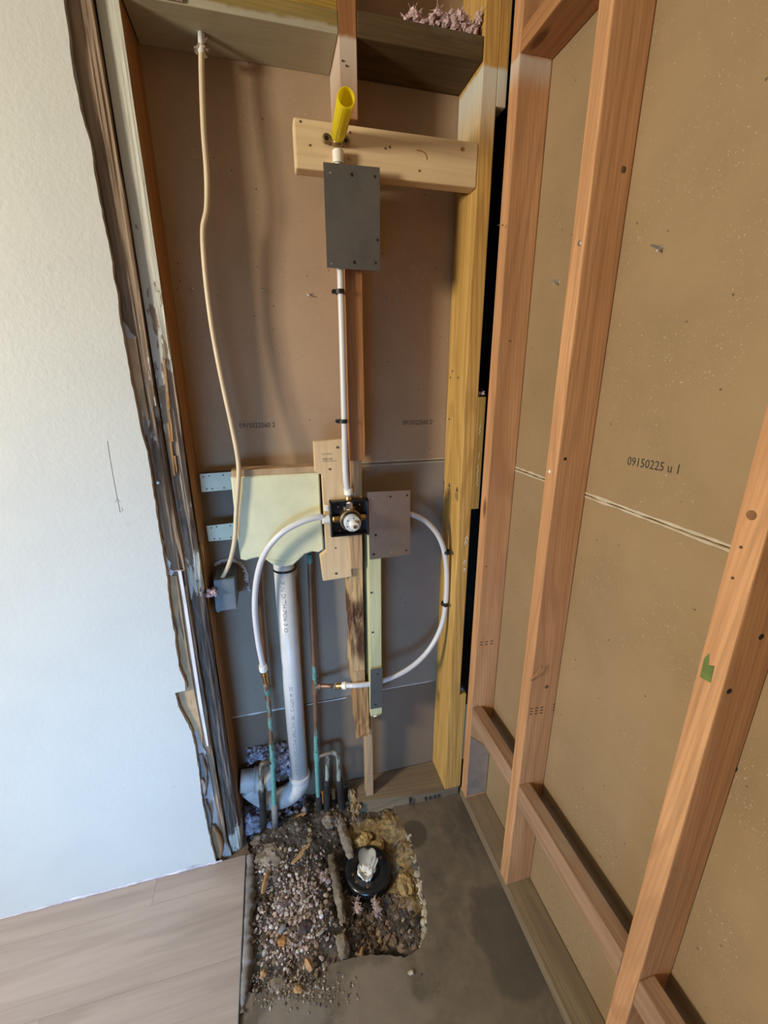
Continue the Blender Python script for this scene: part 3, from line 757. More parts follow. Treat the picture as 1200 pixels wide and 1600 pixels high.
tag(obj('insulation_tuft', bm, M_wool), 'small grey insulation tuft low in the dark corner slot', 'insulation')

# right wall studs, blocks and sill
def rstud(y, lab):
    o = box('wall_stud', 0, RX-.0008, y, y+W, W+.0005, 2.445, M_fir, None, .003); return tag(o, lab, 'stud')
s1 = rstud(-.0516, 'orange stud nearest the corner, right of the dark slot')
s2 = rstud(-.3416, 'orange stud in the middle of the right wall with a dark knot')
s3 = rstud(-.7541, 'orange stud nearest the camera with a green paint mark')
def rblock(y0, y1, x1, z0, z1, m, lab):
    o = box('wall_block', 0, x1, y0, y1, z0, z1, m, None, .0025); return tag(o, lab, 'block')
rblock(-.3030, -.0521, RX-.001, 2.178, 2.216, M_firY, 'dark topped header block between the two far orange studs')
rblock(-.3030, -.0521, .036, .384, .449, M_firG, 'low weathered block between the two far orange studs')
rblock(-.7155, -.3421, .036, .372, .441, M_firG, 'low weathered block between the middle and near orange studs')
rblock(-1.15, -.7546, .036, .372, .441, M_firG, 'low weathered block in front of the near orange stud, at the bottom edge')
sill = box('sill_plate', 0, RX-.001, -1.9, -.002, .0005, W, M_plate, None, .003); tag(sill, 'dusty sill plate on the concrete along the right wall', 'sill plate')
# marks, screws and stamps on those studs
for px, py, par in ((796,533,s1),(785,352,s1),(779,352,s1),(759,885,s1)):
    q = onY(px, py, -.0518); nailhead(q, (0,-1,0), par, .0018, M_inkb, 'nail_hole')
turned('knot', [(0,.0),(.006,.0),(.005,.0007),(0,.001)], onY(974, 265, -.3414), (0,-1,0), M_inkb, s2, 14)
turned('knot', [(0,.0),(.006,.0),(.005,.0007),(0,.001)], onY(854, 1073, -.3414), (0,-1,0), M_inkb, s2, 14)
turned('nail_hole', [(0,.0),(.004,.0),(.003,.0007),(0,.001)], onY(883, 717, -.3414), (0,-1,0), M_hole, s2, 10)
nailhead(onX(906, 380, .0), (-1,0,0), s2, .005, M_zinc, 'screw'); nailhead(onX(859, 737, .0), (-1,0,0), s2, .004, M_gypw, 'screw')
for k, (x, y, zz) in enumerate(((830,1113,0),(838,1112,0),(846,1111,0),(866,1106,0))):
    q = onY(x, y, -.3418)
    for j in range(3):
        bm = bmesh.new(); bx(bm, q.x-.0045, q.x+.0045, -.3418, -.3412, q.z+.010-.009*j, q.z+.0135-.009*j); obj('ink_mark', bm, M_inkb, s2)
for k, (x, y) in enumerate(((752,1006),(760,1005),(768,1004))):
    q = onY(x, y, -.0518)
    for j in range(2):
        bm = bmesh.new(); bx(bm, q.x-.005, q.x+.005, -.0518, -.0512, q.z+.004-.010*j, q.z+.0075-.010*j); obj('ink_mark', bm, M_inkb, s1)
pipe('splinter', [onY(828,1064,-.344), onY(838,1053,-.352), onY(848,1041,-.348)], .0012, M_chipw, s2, 6, 3)
q = onX(1105, 1042, -.0004)
prism('paint_mark', [q+Vector((0, .006, -.022)), q+Vector((0, -.010, -.020)), q+Vector((0, -.009, .008)), q+Vector((0, -.001, .004)), q+Vector((0, .002, .022)), q+Vector((0, .007, .010))], (.0006, 0, 0), M_greenp, s3)
t_ = [(0,.0),(.0065,.0),(.006,.0006),(0,.0009)]
turned('knot', t_, onX(1174, 805, .0), (-1,0,0), plain('knot_brown', (.20, .09, .03), .7, var=.3), s3, 16)
for px, py in ((1158,855),(1145,903)): nailhead(onX(px, py, .0), (-1,0,0), s3, .002, M_inkb, 'nail_hole')
for px, py in ((1139,1080),(1153,1202),(1189,995)): turned('knot', [(0,.0),(.005,.0),(.004,.0007),(0,.001)], onY(px, py, -.7539), (0,-1,0), M_hole, s3, 12)
# steel plate on the foot of the corner-side stud
o = prism('stud_guard_plate', [Vector((.002, -.0518, .05)), Vector((.079, -.0518, .05)), Vector((.079, -.0518, .235)), Vector((.066, -.0518, .262)), Vector((.030, -.0518, .30)), Vector((.002, -.0518, .325))], (0, -.0016, 0), plain('worn_bright_steel', (.42, .38, .35), .32, metal=.55, var=.15))
tag(o, 'shiny steel plate nailed to the foot of the stud nearest the corner', 'plate')

# back sill plate, undermined at its left end
tb = [Vector((-.408, B-.002, W)), Vector((-.061, B-.002, W)), Vector((-.061, .0, W)), Vector((-.002, .0, W)), Vector((-.002, -.001, W)), Vector((-.061, -.001, W)), Vector((-.386, .030, W))]
bm = bmesh.new()
top = [Vector((-.408, B-.002, W)), Vector((-.003, B-.002, W)), Vector((-.003, .001, W)), Vector((-.10, .002, W)), Vector((-.383, .034, W))]
bot = [Vector((-.408, B-.002, -.045)), Vector((-.003, B-.002, .0005)), Vector((-.003, .001, .0005)), Vector((-.12, .002, -.002)), Vector((-.376, .024, -.046))]
a = [bm.verts.new(p) for p in top]; b = [bm.verts.new(p) for p in bot]
bm.faces.new(a); bm.faces.new(b[::-1])
for i in range(5): bm.faces.new((a[i], b[i], b[(i+1) % 5], a[(i+1) % 5]))
bmesh.ops.recalc_face_normals(bm, faces=bm.faces); bmesh.ops.bevel(bm, geom=list(bm.edges), offset=.002, segments=2, affect='EDGES')
bsill = tag(obj('sill_plate', bm, M_plateX), 'dusty sill plate under the back wall, broken off at the hole', 'sill plate')
for px, y0_ in ((640, 0), (664, .0), (671, 0), (678, 0), (684, 0)):
    q = onY(px, 1252, .005); bm = bmesh.new(); bx(bm, q.x-.0012, q.x+.0012, -.004, .008, .008, .034 if px == 640 else .022); 
    obj('crack', bm, M_hole, bsill)
bm = bmesh.new()
for i in range(26):
    q = Vector((-.395+random.uniform(-.012, .012), .03+random.uniform(-.02, .06), -.03+random.random()*.07)); rock(bm, q, .010+random.random()*.008, 50+i, 2, (.6, .6, 1.5), .6, Matrix.Identity(3))
obj('broken_end', bm, wood('broken_wood', (.46, .31, .15), (.30, .19, .09), 'z', grime=((.15, .11, .08), .5, .7)), bsill)

# screw tips poking through the boards
def screwtip(p, d, parent, s=1.0):
    d = Vector(d).normalized(); u = d.cross(Vector((0,0,1))).normalized()
    bm = bmesh.new()
    for sgn in (-1, 1):
        e = p+(d*.010+u*sgn*.005+Vector((0, 0, .004*sgn)))*s
        tube(bm, [p-d*.001, p.lerp(e, .5), e], .002*s, 7, True, lambda k: (.0024-.0012*k)*s)
    lathe(bm, [(.0, .0), (.004*s, .0), (.003*s, .002), (0, .003)], p, d, 10)
    return obj('screw_tip', bm, M_zinc, parent)
for px, py in ((301,452),(412,453),(482,461),(605,467),(362,734)): screwtip(onY(px, py, B), (0,-1,0), sh_up)
for px, py in ((872,441),(1033,388)): screwtip(onX(px, py, RX), (-1,0,0), rs_up, 1.5)

# ------------------------------------------------------------------ shower valve and its backer
bk = [(490,690),(536,686),(541,760),(546,840),(550,901),(505,908),(500,870),(510,862),(503,742),(492,737)]
o = prism('backer_board', [onY(a, b, .012) for a, b in bk], (0, .022, 0), M_freshZ, None, .0012)
tag(o, 'pale notched backer board with black lumber stamp behind the shower valve', 'board')
q = onY(503, 711, .0114); lettering('ink_stamp', 'S-P-F  KD-HT', q, (1,0,0), (0,0,1), .0042, M_ink2, o, 1.0, .75)
q = onY(504, 719, .0114); lettering('ink_stamp', 'STAND  STUD', q, (1,0,0), (0,0,1), .0048, M_ink, o, 1.0, .62)
bm = bmesh.new(); q = onY(504, 721.5, .0114); bx(bm, q.x, q.x+.038, .0114, .0118, q.z, q.z+.0012); obj('ink_stamp', bm, M_ink2, o)
for px, py, r in ((527,699,.0035),(515,733,.003),(525,896,.0035),(524,856,.0022)): nailhead(onY(px, py, .0118), (0,-1,0), o, r, M_inkb, 'nail_hole')

val = tag(empty('shower_valve', (-.392, -.01, 1.09)), 'brass shower mixing valve in a square black plaster guard', 'valve')
gx0, gx1, gz0, gz1 = -.4455, -.3395, 1.0945, 1.196
bm = bmesh.new(); bx(bm, gx0+.004, gx1-.004, .004, .0075, gz0+.004, gz1-.004)
for a in ((gx0, gx0+.005, gz0, gz1), (gx1-.005, gx1, gz0, gz1), (gx0, gx1, gz0, gz0+.005), (gx0, gx1, gz1-.005, gz1)): bx(bm, a[0], a[1], -.014, .008, a[2], a[3], .001)
guard = obj('plaster_guard', bm, M_black, val)
VC = Vector((-.3925, -.006, 1.145))
bm = bmesh.new()
lathe(bm, [(0,-.012),(.024,-.012),(.0275,-.004),(.0275,.014),(.030,.016),(.030,.024),(.0265,.026),(0,.026)], VC, (0,-1,0), 28)
bx(bm, VC.x-.016, VC.x+.016, -.012, .006, VC.z-.034, VC.z+.034, .004)
obj('valve_body', bm, M_bronze, val)
turned('cartridge_ring', [(.021,.024),(.0262,.026),(.0262,.034),(.0235,.037),(.021,.034)], VC, (0,-1,0), M_black, val)
cart = turned('cartridge', [(0,.026),(.0225,.026),(.0225,.052),(.0205,.055),(0,.055)], VC, (0,-1,0), M_grey, val)
for k in range(6):
    an = k*1.047+.4; turned('cartridge_slot', [(0,0),(.0018,0),(.0018,.0004),(0,.0006)], VC+Vector((math.cos(an)*.0165, -.055, math.sin(an)*.0165)), (0,-1,0), M_black, cart, 8)
stm = turned('stem', [(0,.055),(.0115,.055),(.0115,.074),(.010,.077),(0,.077)], VC+Vector((.001, 0, 0)), (0,-1,0), M_knob, val)
turned('stem_tip', [(.0022,.077),(.0052,.077),(.0050,.0815),(.0022,.0815),(.0022,.078)], VC+Vector((.001, 0, 0)), (0,-1,0), M_brass, stm, 16)
turned('inlet_nut', [(.0,0),(.0095,0),(.0095,.018),(.0075,.022),(0,.022)], VC+Vector((-.026, -.002, .0)), (-1,0,0), M_brass, val, 6, 10)
turned('inlet_nut', [(.0,0),(.0095,0),(.0095,.018),(.0075,.020),(0,.020)], VC+Vector((.026, -.002, .0)), (1,0,0), M_brass, val, 6, 10)
turned('outlet_nut', [(.0,0),(.0100,0),(.0100,.018),(.0075,.022),(0,.022)], VC+Vector((0, -.002, .026)), (0,0,1), M_chrome, val, 6, 10)
turned('outlet_nut', [(.0,0),(.0085,0),(.0085,.012),(.006,.016),(0,.016)], VC+Vector((0, .006, .046)), (0,0,1), M_brass, val, 16)
for sx, sz in ((-.030,.034),(.030,.036),(-.028,-.036),(.028,-.034)):
    turned('guard_screw', [(0,0),(.003,0),(.002,.002),(0,.002)], VC+Vector((sx, .001, sz)), (0,-1,0), M_chrome, guard, 10)
bm = bmesh.new(); bx(bm, -.4595, -.4490, -.004, .004, 1.168, 1.186, .0015); bx(bm, -.452, gx0, -.002, .002, 1.170, 1.176, .0005)
obj('mounting_ear', bm, M_ring, val)

# ------------------------------------------------------------------ white plastic water lines
def clip(p, d, axis_to_wall, parent, r=.0088):
    """black pipe clip around a pipe at p, pipe direction d"""
    d = Vector(d).normalized(); bm = bmesh.new()
    lathe(bm, [(r, -.005), (r+.0028, -.005), (r+.0028, .005), (r, .005), (r, -.005)], p, d, 20)
    s = Vector(axis_to_wall); side = d.cross(s).normalized()
    e = Vector(p)+side*(r+.006)
    lathe(bm, [(0,-.006),(.0048,-.006),(.0048,.006),(0,.006)], e, s, 10)
    return obj('pipe_clip', bm, M_clip, parent, False)
# riser from valve to shower arm
ris = tag(empty('shower_riser', (-.392, -.01, 1.21)), 'straight white plastic pipe rising from the shower valve to the yellow pipe', 'pipe')
rp = [Vector((-.3925, -.002, 1.207))] + [onY(a, b, -.012) for a, b in ((540,740),(538,660),(535,540),(532,430),(529,330),(528,262),(528,240))]
tp = pipe('tube', rp, .0080, M_pex, ris, 16, 6)
turned('crimp_sleeve', [(.0082,0),(.0122,0),(.0122,.016),(.0110,.018),(.0082,.018)], rp[0]+Vector((0, 0, .004)), (0,0,1), M_ring, ris, 20)
turned('crimp_sleeve', [(.0082,0),(.0118,0),(.0125,.022),(.0110,.024),(.0082,.024)], rp[-1]-Vector((0, 0, .018)), (0,0,1), M_ring, ris, 20)
for px, py in ((532,456),(537,658)): clip(onY(px-1, py, -.012), (0,0,1), (0,1,0), ris)
# drop ear elbow and capped yellow stub
E0 = onY(527, 216, -.012)
elb = tag(empty('drop_ear_elbow', E0), 'dark brass drop ear elbow screwed to the pale blocking', 'fitting')
bm = bmesh.new()
bx(bm, E0.x-.030, E0.x+.026, -.006, -.001, E0.z-.006, E0.z+.006, .002)
obj('ear_plate', bm, M_bronze, elb)
for sx in (-.022, .019):
    turned('ear_lobe', [(.0045,.0),(.0095,.0),(.0095,.005),(.0080,.006),(.0045,.006),(.0045,.0)], Vector((E0.x+sx, -.004, E0.z-.001)), (0,-1,0), M_bronze, elb, 18)
    turned('ear_screw', [(0,.0),(.0042,.0),(.003,.002),(0,.0025)], Vector((E0.x+sx, -.0055, E0.z-.001)), (0,-1,0), M_black, elb, 12)
pipe('elbow_body', [E0+Vector((0, 0, -.012)), E0+Vector((0, -.002, 0)), E0+Vector((0, -.014, .007))], .0125, M_bronze, elb, 18, 5)
T1 = onY(541, 152, -.155); T0 = E0+Vector((0, -.010, .002))
dr = (T1-T0).normalized(); Ln = (T1-T0).length
yp = tag(empty('yellow_stub', T0), 'bright yellow open plastic tube sticking out of the brass elbow', 'tube')
turned('tube', [(.0,.0),(.0148,.0),(.0152,.02),(.0165,Ln-.002),(.0160,Ln),(.0146,Ln),(.0142,Ln-.03),(.0135,.03),(0,.028)], T0, dr, M_yelp, yp, 36)
up = dr.cross(Vector((1,0,0))).normalized(); rt = dr.cross(up)
for an in (0.2, 1.0, 1.9, 2.7, 4.3, 5.4):
    o_ = up*math.cos(an)+rt*math.sin(an)
    pipe('rib', [T0+dr*.012+o_*.0147, T0+dr*(Ln-.006)+o_*.0161], .0010, M_yelp, yp, 6)
bm = bmesh.new(); rows_ = []
sd = (rt if rt.x > 0 else -rt)
for i in range(7):
    an = -.62+i*.20; n_ = sd*math.cos(an)+up*math.sin(an)*(1 if up.z < 0 else -1)
    rows_.append((bm.verts.new(T0+dr*.018+n_*.0158), bm.verts.new(T0+dr*.085+n_*.0165)))
for a, b in zip(rows_, rows_[1:]): bm.faces.new((a[0], b[0], b[1], a[1]))
bmesh.ops.solidify(bm, geom=list(bm.faces), thickness=-.0006)
obj('foil_label', bm, M_lab, yp)

# hot line: valve -> left copper
hot = tag(empty('hot_water_line', onY(412, 1040, .05)), 'white plastic pipe curving left from the valve over the pale yellow box', 'pipe')
HP = [Vector((-.452, -.006, VC.z+.001)), onY(498,808,-.010), onY(470,816,-.012), onY(440,833,-.010), onY(415,862,.0), onY(402,900,.012), onY(398,950,.025), onY(403,1000,.036), onY(411,1042,.045)]
pipe('tube', HP, .0082, M_pex, hot, 16, 8)
turned('crimp_sleeve', [(.0084,0),(.0125,0),(.0125,.018),(.011,.020),(.0084,.020)], HP[0]+Vector((.004, 0, 0)), (-1,0,0), M_ring, hot, 20)
hd_ = (HP[-1]-HP[-2]).normalized()
turned('crimp_sleeve', [(.0084,0),(.0118,0),(.0130,.016),(.0120,.022),(.0084,.022)], HP[-1]-hd_*.008, hd_, M_ring, hot, 20)
turned('brass_adapter', [(.0,.0),(.0085,.0),(.0085,.012),(.0100,.013),(.0100,.022),(.0075,.024),(.0075,.052),(0,.052)], HP[-1]+hd_*.013, hd_, M_brass, hot, 18)
# cold line: behind plate, loop down the corner stud, back to the right copper
cold = tag(empty('cold_water_line', onY(560, 1070, .01)), 'white plastic pipe looping down along the corner stud back to the right copper', 'pipe')
CP = [Vector((-.350, .010, 1.143)), onY(606,800,.016), onY(640,803,.022), onY(668,817,.030), onY(688,843,.036), onY(697,880,.040), onY(697,935,.040), onY(689,980,.036), onY(668,1018,.030), onY(637,1046,.022), onY(598,1064,.012), onY(575,1069,.008), onY(552,1071,.012), onY(541,1071,.03)]
pipe('tube', CP, .0082, M_pex, cold, 16, 8)
clip(onY(697.5, 862, .038), (0.05,0,-1), (1,0,0), cold, .0088); clip(onY(694.5, 943, .040), (-.05,0,-1), (1,0,0), cold, .0088)
cd_ = (onY(520,1072,.055)-onY(541,1071,.03)).normalized()
turned('crimp_sleeve', [(.0084,0),(.0125,0),(.0120,.014),(.0084,.014)], CP[-1]-cd_*.002, cd_, M_ring, cold, 20)
turned('brass_adapter', [(0,0),(.0095,0),(.0095,.010),(.0115,.011),(.0115,.016),(.009,.017),(.009,.024),(0,.024)], CP[-1]+cd_*.011, cd_, M_brass, cold, 18)
turned('chrome_collar', [(0,0),(.0085,0),(.0115,.004),(.0115,.009),(.0085,.014),(0,.014)], CP[-1]+cd_*.033, cd_, M_chrome, cold, 18)

for px, py, r_ in ((735,842,.008),(731,849,.006),(735,878,.0075),(733,890,.005)):
    c = onY(px, py, -.0003); c.x = min(c.x-.006, -.031); pipe('paint_blot', [c+Vector((r_*.55*math.cos(k*.7), 0, r_*math.sin(k*.7))) for k in range(8)], .0011, M_gypw, bpy.data.objects['corner_stud'], 6, 3)
# ------------------------------------------------------------------ steel guard plates
def holes(o, pts, y, r=.0032):
    for p in pts:
        turned('nail_hole', [(0,0),(r,0),(r,.0005),(0,.0007)], Vector((p[0], y, p[1])), (0,-1,0), M_hole, o, 12)
P1 = [onY(a, b, -.030) for a, b in ((505,253),(593.5,261.5),(594,424),(511,418))]
o = prism('guard_plate', P1, (0, .0018, 0), M_steelD, None, .0004); tag(o, 'dark grey steel plate hanging below the yellow pipe', 'plate')
for a, b, r in ((550,273,.0038),(554,410,.0038),(586,276,.003),(587,411,.003),(518,412,.0022),(590,375,.003),(516,270,.0022)):
    q = onY(a, b, -.0302); turned('nail_hole', [(0,0),(r,0),(r,.0004),(0,.0005)], q, (0,-1,0), M_hole if r > .0025 else M_zinc, o, 12)
P2 = [onY(a, b, -.006) for a, b in ((574,769),(641,766),(641,866.5),(578,874.5))]
o = prism('guard_plate', P2, (0, .0018, 0), M_steelP, None, .0004); tag(o, 'pinkish shiny steel plate right of the shower valve', 'plate')
for a, b, r in ((610,776,.003),(587,836,.0042),(584,866,.0038),(611,863,.0026),(635,860,.003),(583,779,.0026),(636,774,.003)):
    q = onY(a, b, -.0062); turned('nail_hole', [(0,0),(r,0),(r,.0004),(0,.0005)], q, (0,-1,0), M_hole if r > .0028 else M_zinc, o, 12)
P3 = [onY(a, b, -.0105) for a, b in ((579,1046),(597.5,1043),(597.5,1105),(579,1108.5))]
o = prism('nail_plate', P3, (0, .0016, 0), M_steelN, None, .0003); tag(o, 'small steel nail plate on the treated board over the cold pipe', 'plate')
for a, b in ((590,1053),(587,1101)):
    q = onY(a, b, -.0107); turned('nail_hole', [(0,0),(.0028,0),(.0028,.0004),(0,.0005)], q, (0,-1,0), M_hole, o, 10)
o = pipe('nail', [onY(583,1120,-.004), onY(596,1116,-.004)], .0022, M_zinc, None, 8); tag(o, 'bright nail at the bottom end of the treated board', 'nail')

# ------------------------------------------------------------------ pale yellow wall box, straps
yb = tag(empty('wall_box', onY(440, 880, .05)), 'pale yellow recessed wall box with the drain pipe below', 'box')
ypx = [(360.5,746),(499,739),(501,790),(506,859),(498,863),(488,862),(476,866),(466,876),(458,883),(446,886),(434,885),(424,881),(414,874),(404,871),(394,873),(384,876),(376,874),(372,848),(366,800)]
body = prism('box_body', [onY(a, b, .038) for a, b in ypx], (0, .04, 0), M_box, yb, .003, 3)
pts = spline([onY(a, b, .0375) for a, b in ((416,873),(432,876),(446,877),(460,873),(468,868))], 5)
bm = bmesh.new(); tube(bm, pts, .0012, 6); obj('molded_line', bm, M_box, body, True)
q0, q1 = onY(362, 742, .045), onY(499, 735, .045)
box('top_flange', q0.x, q1.x, .040, .09, q0.z-.006, q0.z+.012, M_torn, yb, .002)
for (a, b, c, d) in (((312,741),(362,737),(362,765),(315,769)), ((322,822),(374,816),(374,842),(326,846))):
    q = [onY(*k, .083) for k in (a, b, c, d)]
    s_ = prism('mounting_strap', q, (0, .0016, 0), M_strap, yb, .0003)
    cxm = (q[0]+q[1]+q[2]+q[3])/4
    for dx, dz in ((-.03,.016),(-.016,.018),(-.026,-.017),(-.012,-.018),(.020,.018),(.018,-.017)):
        turned('strap_hole', [(0,0),(.0018,0),(.0018,.0004),(0,.0005)], cxm+Vector((dx, -.001, dz)), (0,-1,0), M_hole, s_, 8)
turned('drain_collar', [(.0308,.000),(.0340,.000),(.0340,.005),(.0308,.006),(.0308,.000)], onY(445, 887, .075)-Vector((0, 0, .004)), (0,0,1), M_black, yb, 28)

# ------------------------------------------------------------------ drain pipe
dp = tag(empty('drain_pipe', onY(440, 1240, .09)), 'white plastic drain pipe with printed lettering ending in a bend to the left', 'pipe')
D0, D1 = onY(443.5, 884, .075), onY(468, 1212, .085)
ddir = (D1-D0).normalized()
tb_ = pipe('tube', [D0-ddir*.01, D1], .0302, M_pvc, dp, 36)
# bend and couplings
b0 = D1; b1 = D1+ddir*.035; 
bend = [b0, b0+ddir*.02, b0+ddir*.052+Vector((-.014, 0, 0)), b0+ddir*.078+Vector((-.048, 0, -.0)), b0+ddir*.082+Vector((-.085, .0, 0)), b0+ddir*.066+Vector((-.120, 0, .0)), b0+ddir*.030+Vector((-.150, 0, 0)), b0+ddir*-.005+Vector((-.172, 0, 0))]
pipe('bend', bend, .0345, M_pvcd, dp, 32, 6)
turned('hub_rim', [(.0304,-.012),(.0362,-.010),(.0372,.004),(.0350,.008),(.0304,.008)], b0, ddir, M_pvc, dp, 32)
cp0 = onY(398, 1218, .085); cdv = Vector((-1, 0, .12)).normalized()
turned('coupling', [(0,-.055),(.040,-.055),(.040,-.002),(.0425,-.001),(.0425,.001),(.036,.004),(.036,.045),(.033,.047),(0,.047)], cp0, cdv, M_pvcd, dp, 32)
# print running down the pipe
def pipe_print(s, t0, length, off, h_):
    a = D0.lerp(D1, t0)
    n_ = Vector((-.15, -1, 0)); n_ = (n_-ddir*n_.dot(ddir)).normalized(); side = ddir.cross(n_).normalized()
    c = bpy.data.curves.new('t', 'FONT'); c.body = s; c.size = h_/.7; c.resolution_u = 2
    t = bpy.data.objects.new('t', c); COL.objects.link(t)
    me = bpy.data.meshes.new_from_object(t.evaluated_get(bpy.context.evaluated_depsgraph_get()))
    bpy.data.objects.remove(t); bpy.data.curves.remove(c)
    mx = max(v.co.x for v in me.vertices)
    for v in me.vertices:
        lx = v.co.x/mx*length; an = off+(v.co.y-h_/2)/.0302
        v.co = a+ddir*lx+(n_*math.cos(an)-side*math.sin(an))*.03045
    me.name = 'printed_code'; me.materials.clear()
    return link('printed_code', me, M_ink2, tb_)
pipe_print('IF N D/TH.PO6 3 O /', .04, D0.lerp(D1, .04).__sub__(D0.lerp(D1, .27)).length, -.10, .012)
pipe_print('SC: 40 ASTM D 1785 [KH] [NSF] PVC 2 IN D/THICK 3 O /', .50, (D1-D0).length*.46, -.10, .011)

# ------------------------------------------------------------------ copper lines
YCU = .082
cl = tag(empty('copper_pipe', onY(430, 1300, .075)), 'green crusted copper pipe left of the white drain pipe', 'pipe')
CL = [onY(404, 888, .09), onY(411, 1000, .088), onY(418, 1075, .082), onY(424, 1160, .050), onY(428, 1240, .034), onY(430, 1292, .030)]
pipe('tube', CL, .0078, M_cu, cl, 16, 6, None)
turned('tee', [(.0,-.02),(.0108,-.02),(.0108,.024),(0,.024)], onY(419, 1083, .084), (CL[2]-CL[3]).normalized(), M_cu, cl, 16)
pipe('inlet_branch', [onY(416, 1068, .062), onY(417, 1078, .072), onY(419, 1086, .082)], .0085, M_cu, cl, 14, 3)
turned('tee', [(.0,-.018),(.0105,-.018),(.0105,.018),(0,.018)], onY(426, 1191, .043), (0,0,1), M_cu, cl, 16)
pipe('side_branch', [onY(426,1190,.043), onY(416,1191,.036), onY(410,1194,.034), onY(408,1203,.033), onY(409,1238,.032)], .0085, M_cug, cl, 14, 6)
pipe('sleeve', [onY(409,1236,.032), onY(411,1262,.031), onY(412,1292,.030)], .0115, M_sleeve, cl, 14, 3)
pipe('sleeve', [onY(429,1256,.0335), onY(430,1290,.030)], .0108, M_mortar, cl, 14)
cr = tag(empty('copper_pipe', onY(499, 1270, .075)), 'tall brown and green copper pipe right of the white drain pipe', 'pipe')
CR = [onY(484, 866, .095), onY(487, 960, .090), onY(492, 1072, .082), onY(494, 1160, .078), onY(497, 1240, .070), onY(500, 1276, .058)]
pipe('tube', CR, .0080, M_cu, cr, 16, 6)
turned('tee', [(.0,-.026),(.0108,-.026),(.0108,.026),(0,.026)], onY(492.5, 1072, .081), (CR[2]-CR[3]).normalized(), M_cu, cr, 16)
pipe('inlet_branch', [onY(493,1072,.080), onY(503,1072,.072), onY(520,1072,.058)], .0070, plain('bare_copper', (.36, .19, .12), .4, metal=.7, var=.25), cr, 14, 3)
turned('branch_hub', [(0,0),(.010,0),(.010,.016),(0,.016)], onY(495,1072,.079), (onY(520,1072,.058)-onY(493,1072,.080)), M_cu, cr, 14)
turned('tee', [(.0,-.020),(.0105,-.020),(.0105,.020),(0,.020)], onY(495, 1180, .076), (0,0,1), M_cu, cr, 16)
pipe('loop_branch', [onY(495,1182,.076), onY(506,1179,.074), onY(518,1176,.072), onY(526,1178,.071), onY(529,1187,.071), onY(529.5,1222,.070)], .0080, M_cug, cr, 14, 6)
pipe('loop_branch', [onY(512,1178,.073), onY(511.5,1200,.072), onY(511,1224,.070)], .0075, M_cug, cr, 14, 4)
pipe('sleeve', [onY(511,1218,.070), onY(511,1245,.066), onY(511,1275,.055)], .0120, M_sleeve, cr, 14, 3)
pipe('sleeve', [onY(530,1218,.070), onY(532,1240,.066), onY(535,1275,.055)], .0125, M_sleeve, cr, 14, 3)
pipe('sleeve', [onY(498,1243,.070), onY(500,1276,.058)], .0118, M_sleeve, cr, 14, 3)
o = pipe('wood_stake', [onY(520.5,1232,.100), onY(521.5,1272,.09)], .008, M_chipo, None, 6); tag(o, 'orange splinter of wood standing between the black pipe sleeves', 'wood piece')
o = pipe('wood_stake', [onY(504.5,1236,.100), onY(506,1275,.09)], .007, M_chipo, None, 6); tag(o, 'orange splinter of wood left of the black pipe sleeves', 'wood piece')

# ------------------------------------------------------------------ device box and cable
eb = tag(empty('device_box', onY(350, 955, .05)), 'small grey electrical box with the cream cable going in', 'box')
e_ = [onY(a, b, .030) for a, b in ((334,907),(366,904),(370,951),(345,955),(340,958),(337,953))]
prism('box_body', e_, (0, .098, 0), M_ebox, eb, .0015)
bm = bmesh.new()
for i in range(46):
    an = -.35+i/45*2.6; q = Vector((-.742, B-.003, .945))+Vector((math.cos(an)*.052, 0, math.sin(an)*.055)); rock(bm, q, .0045+.004*random.random(), 200+i, 1, (1, .5, 1), .6)
for i in range(10): rock(bm, Vector((-.690+.004*random.random(), B-.003, .87+.07*random.random())), .004, 260+i, 1, (1, .5, 1), .6)
o = obj('plaster_crumbs', bm, M_gypw, eb)
for px, py in ((349,908),(357,908)): turned('clamp_screw', [(0,0),(.0045,0),(.004,.003),(0,.003)], onY(px, py, .030)+Vector((0, .01, .001)), (0,-.4,1), M_zinc, eb, 12)
bm = bmesh.new(); fluff(bm, onY(331, 927, .02), (.009, .008, .009), 7, 31)
tag(obj('insulation_tuft', bm, M_pink), 'pinkish insulation tuft at the left side of the grey electrical box', 'insulation')
cb = tag(empty('cable', onY(338, 918, .05)), 'cream cable dangling from the header down to the grey electrical box', 'cable')
CB = [onY(315,74,.062), onY(315,110,.060), onY(318,200,.052), onY(323,270,.045), onY(323,325,.043), onY(317,360,.043), onY(320,420,.044), onY(328,490,.046), onY(337,545,.045), onY(350,610,.042), onY(362,665,.036), onY(371,712,.030), onY(373,745,.026), onY(369,800,.026), onY(367,840,.028), onY(360,875,.036), onY(349,900,.045), onY(338,916,.055)]
pipe('jacket', CB, .0058, M_cable, cb, 12, 8)
pipe('bare_end', [onY(314.5,52,.064), onY(315,84,.062)], .0066, M_cable2, cb, 12)
bm = bmesh.new(); fluff(bm, onY(315, 72, .068), (.012, .010, .008), 5, 41)
obj('dust_clump', bm, M_head2, cb)

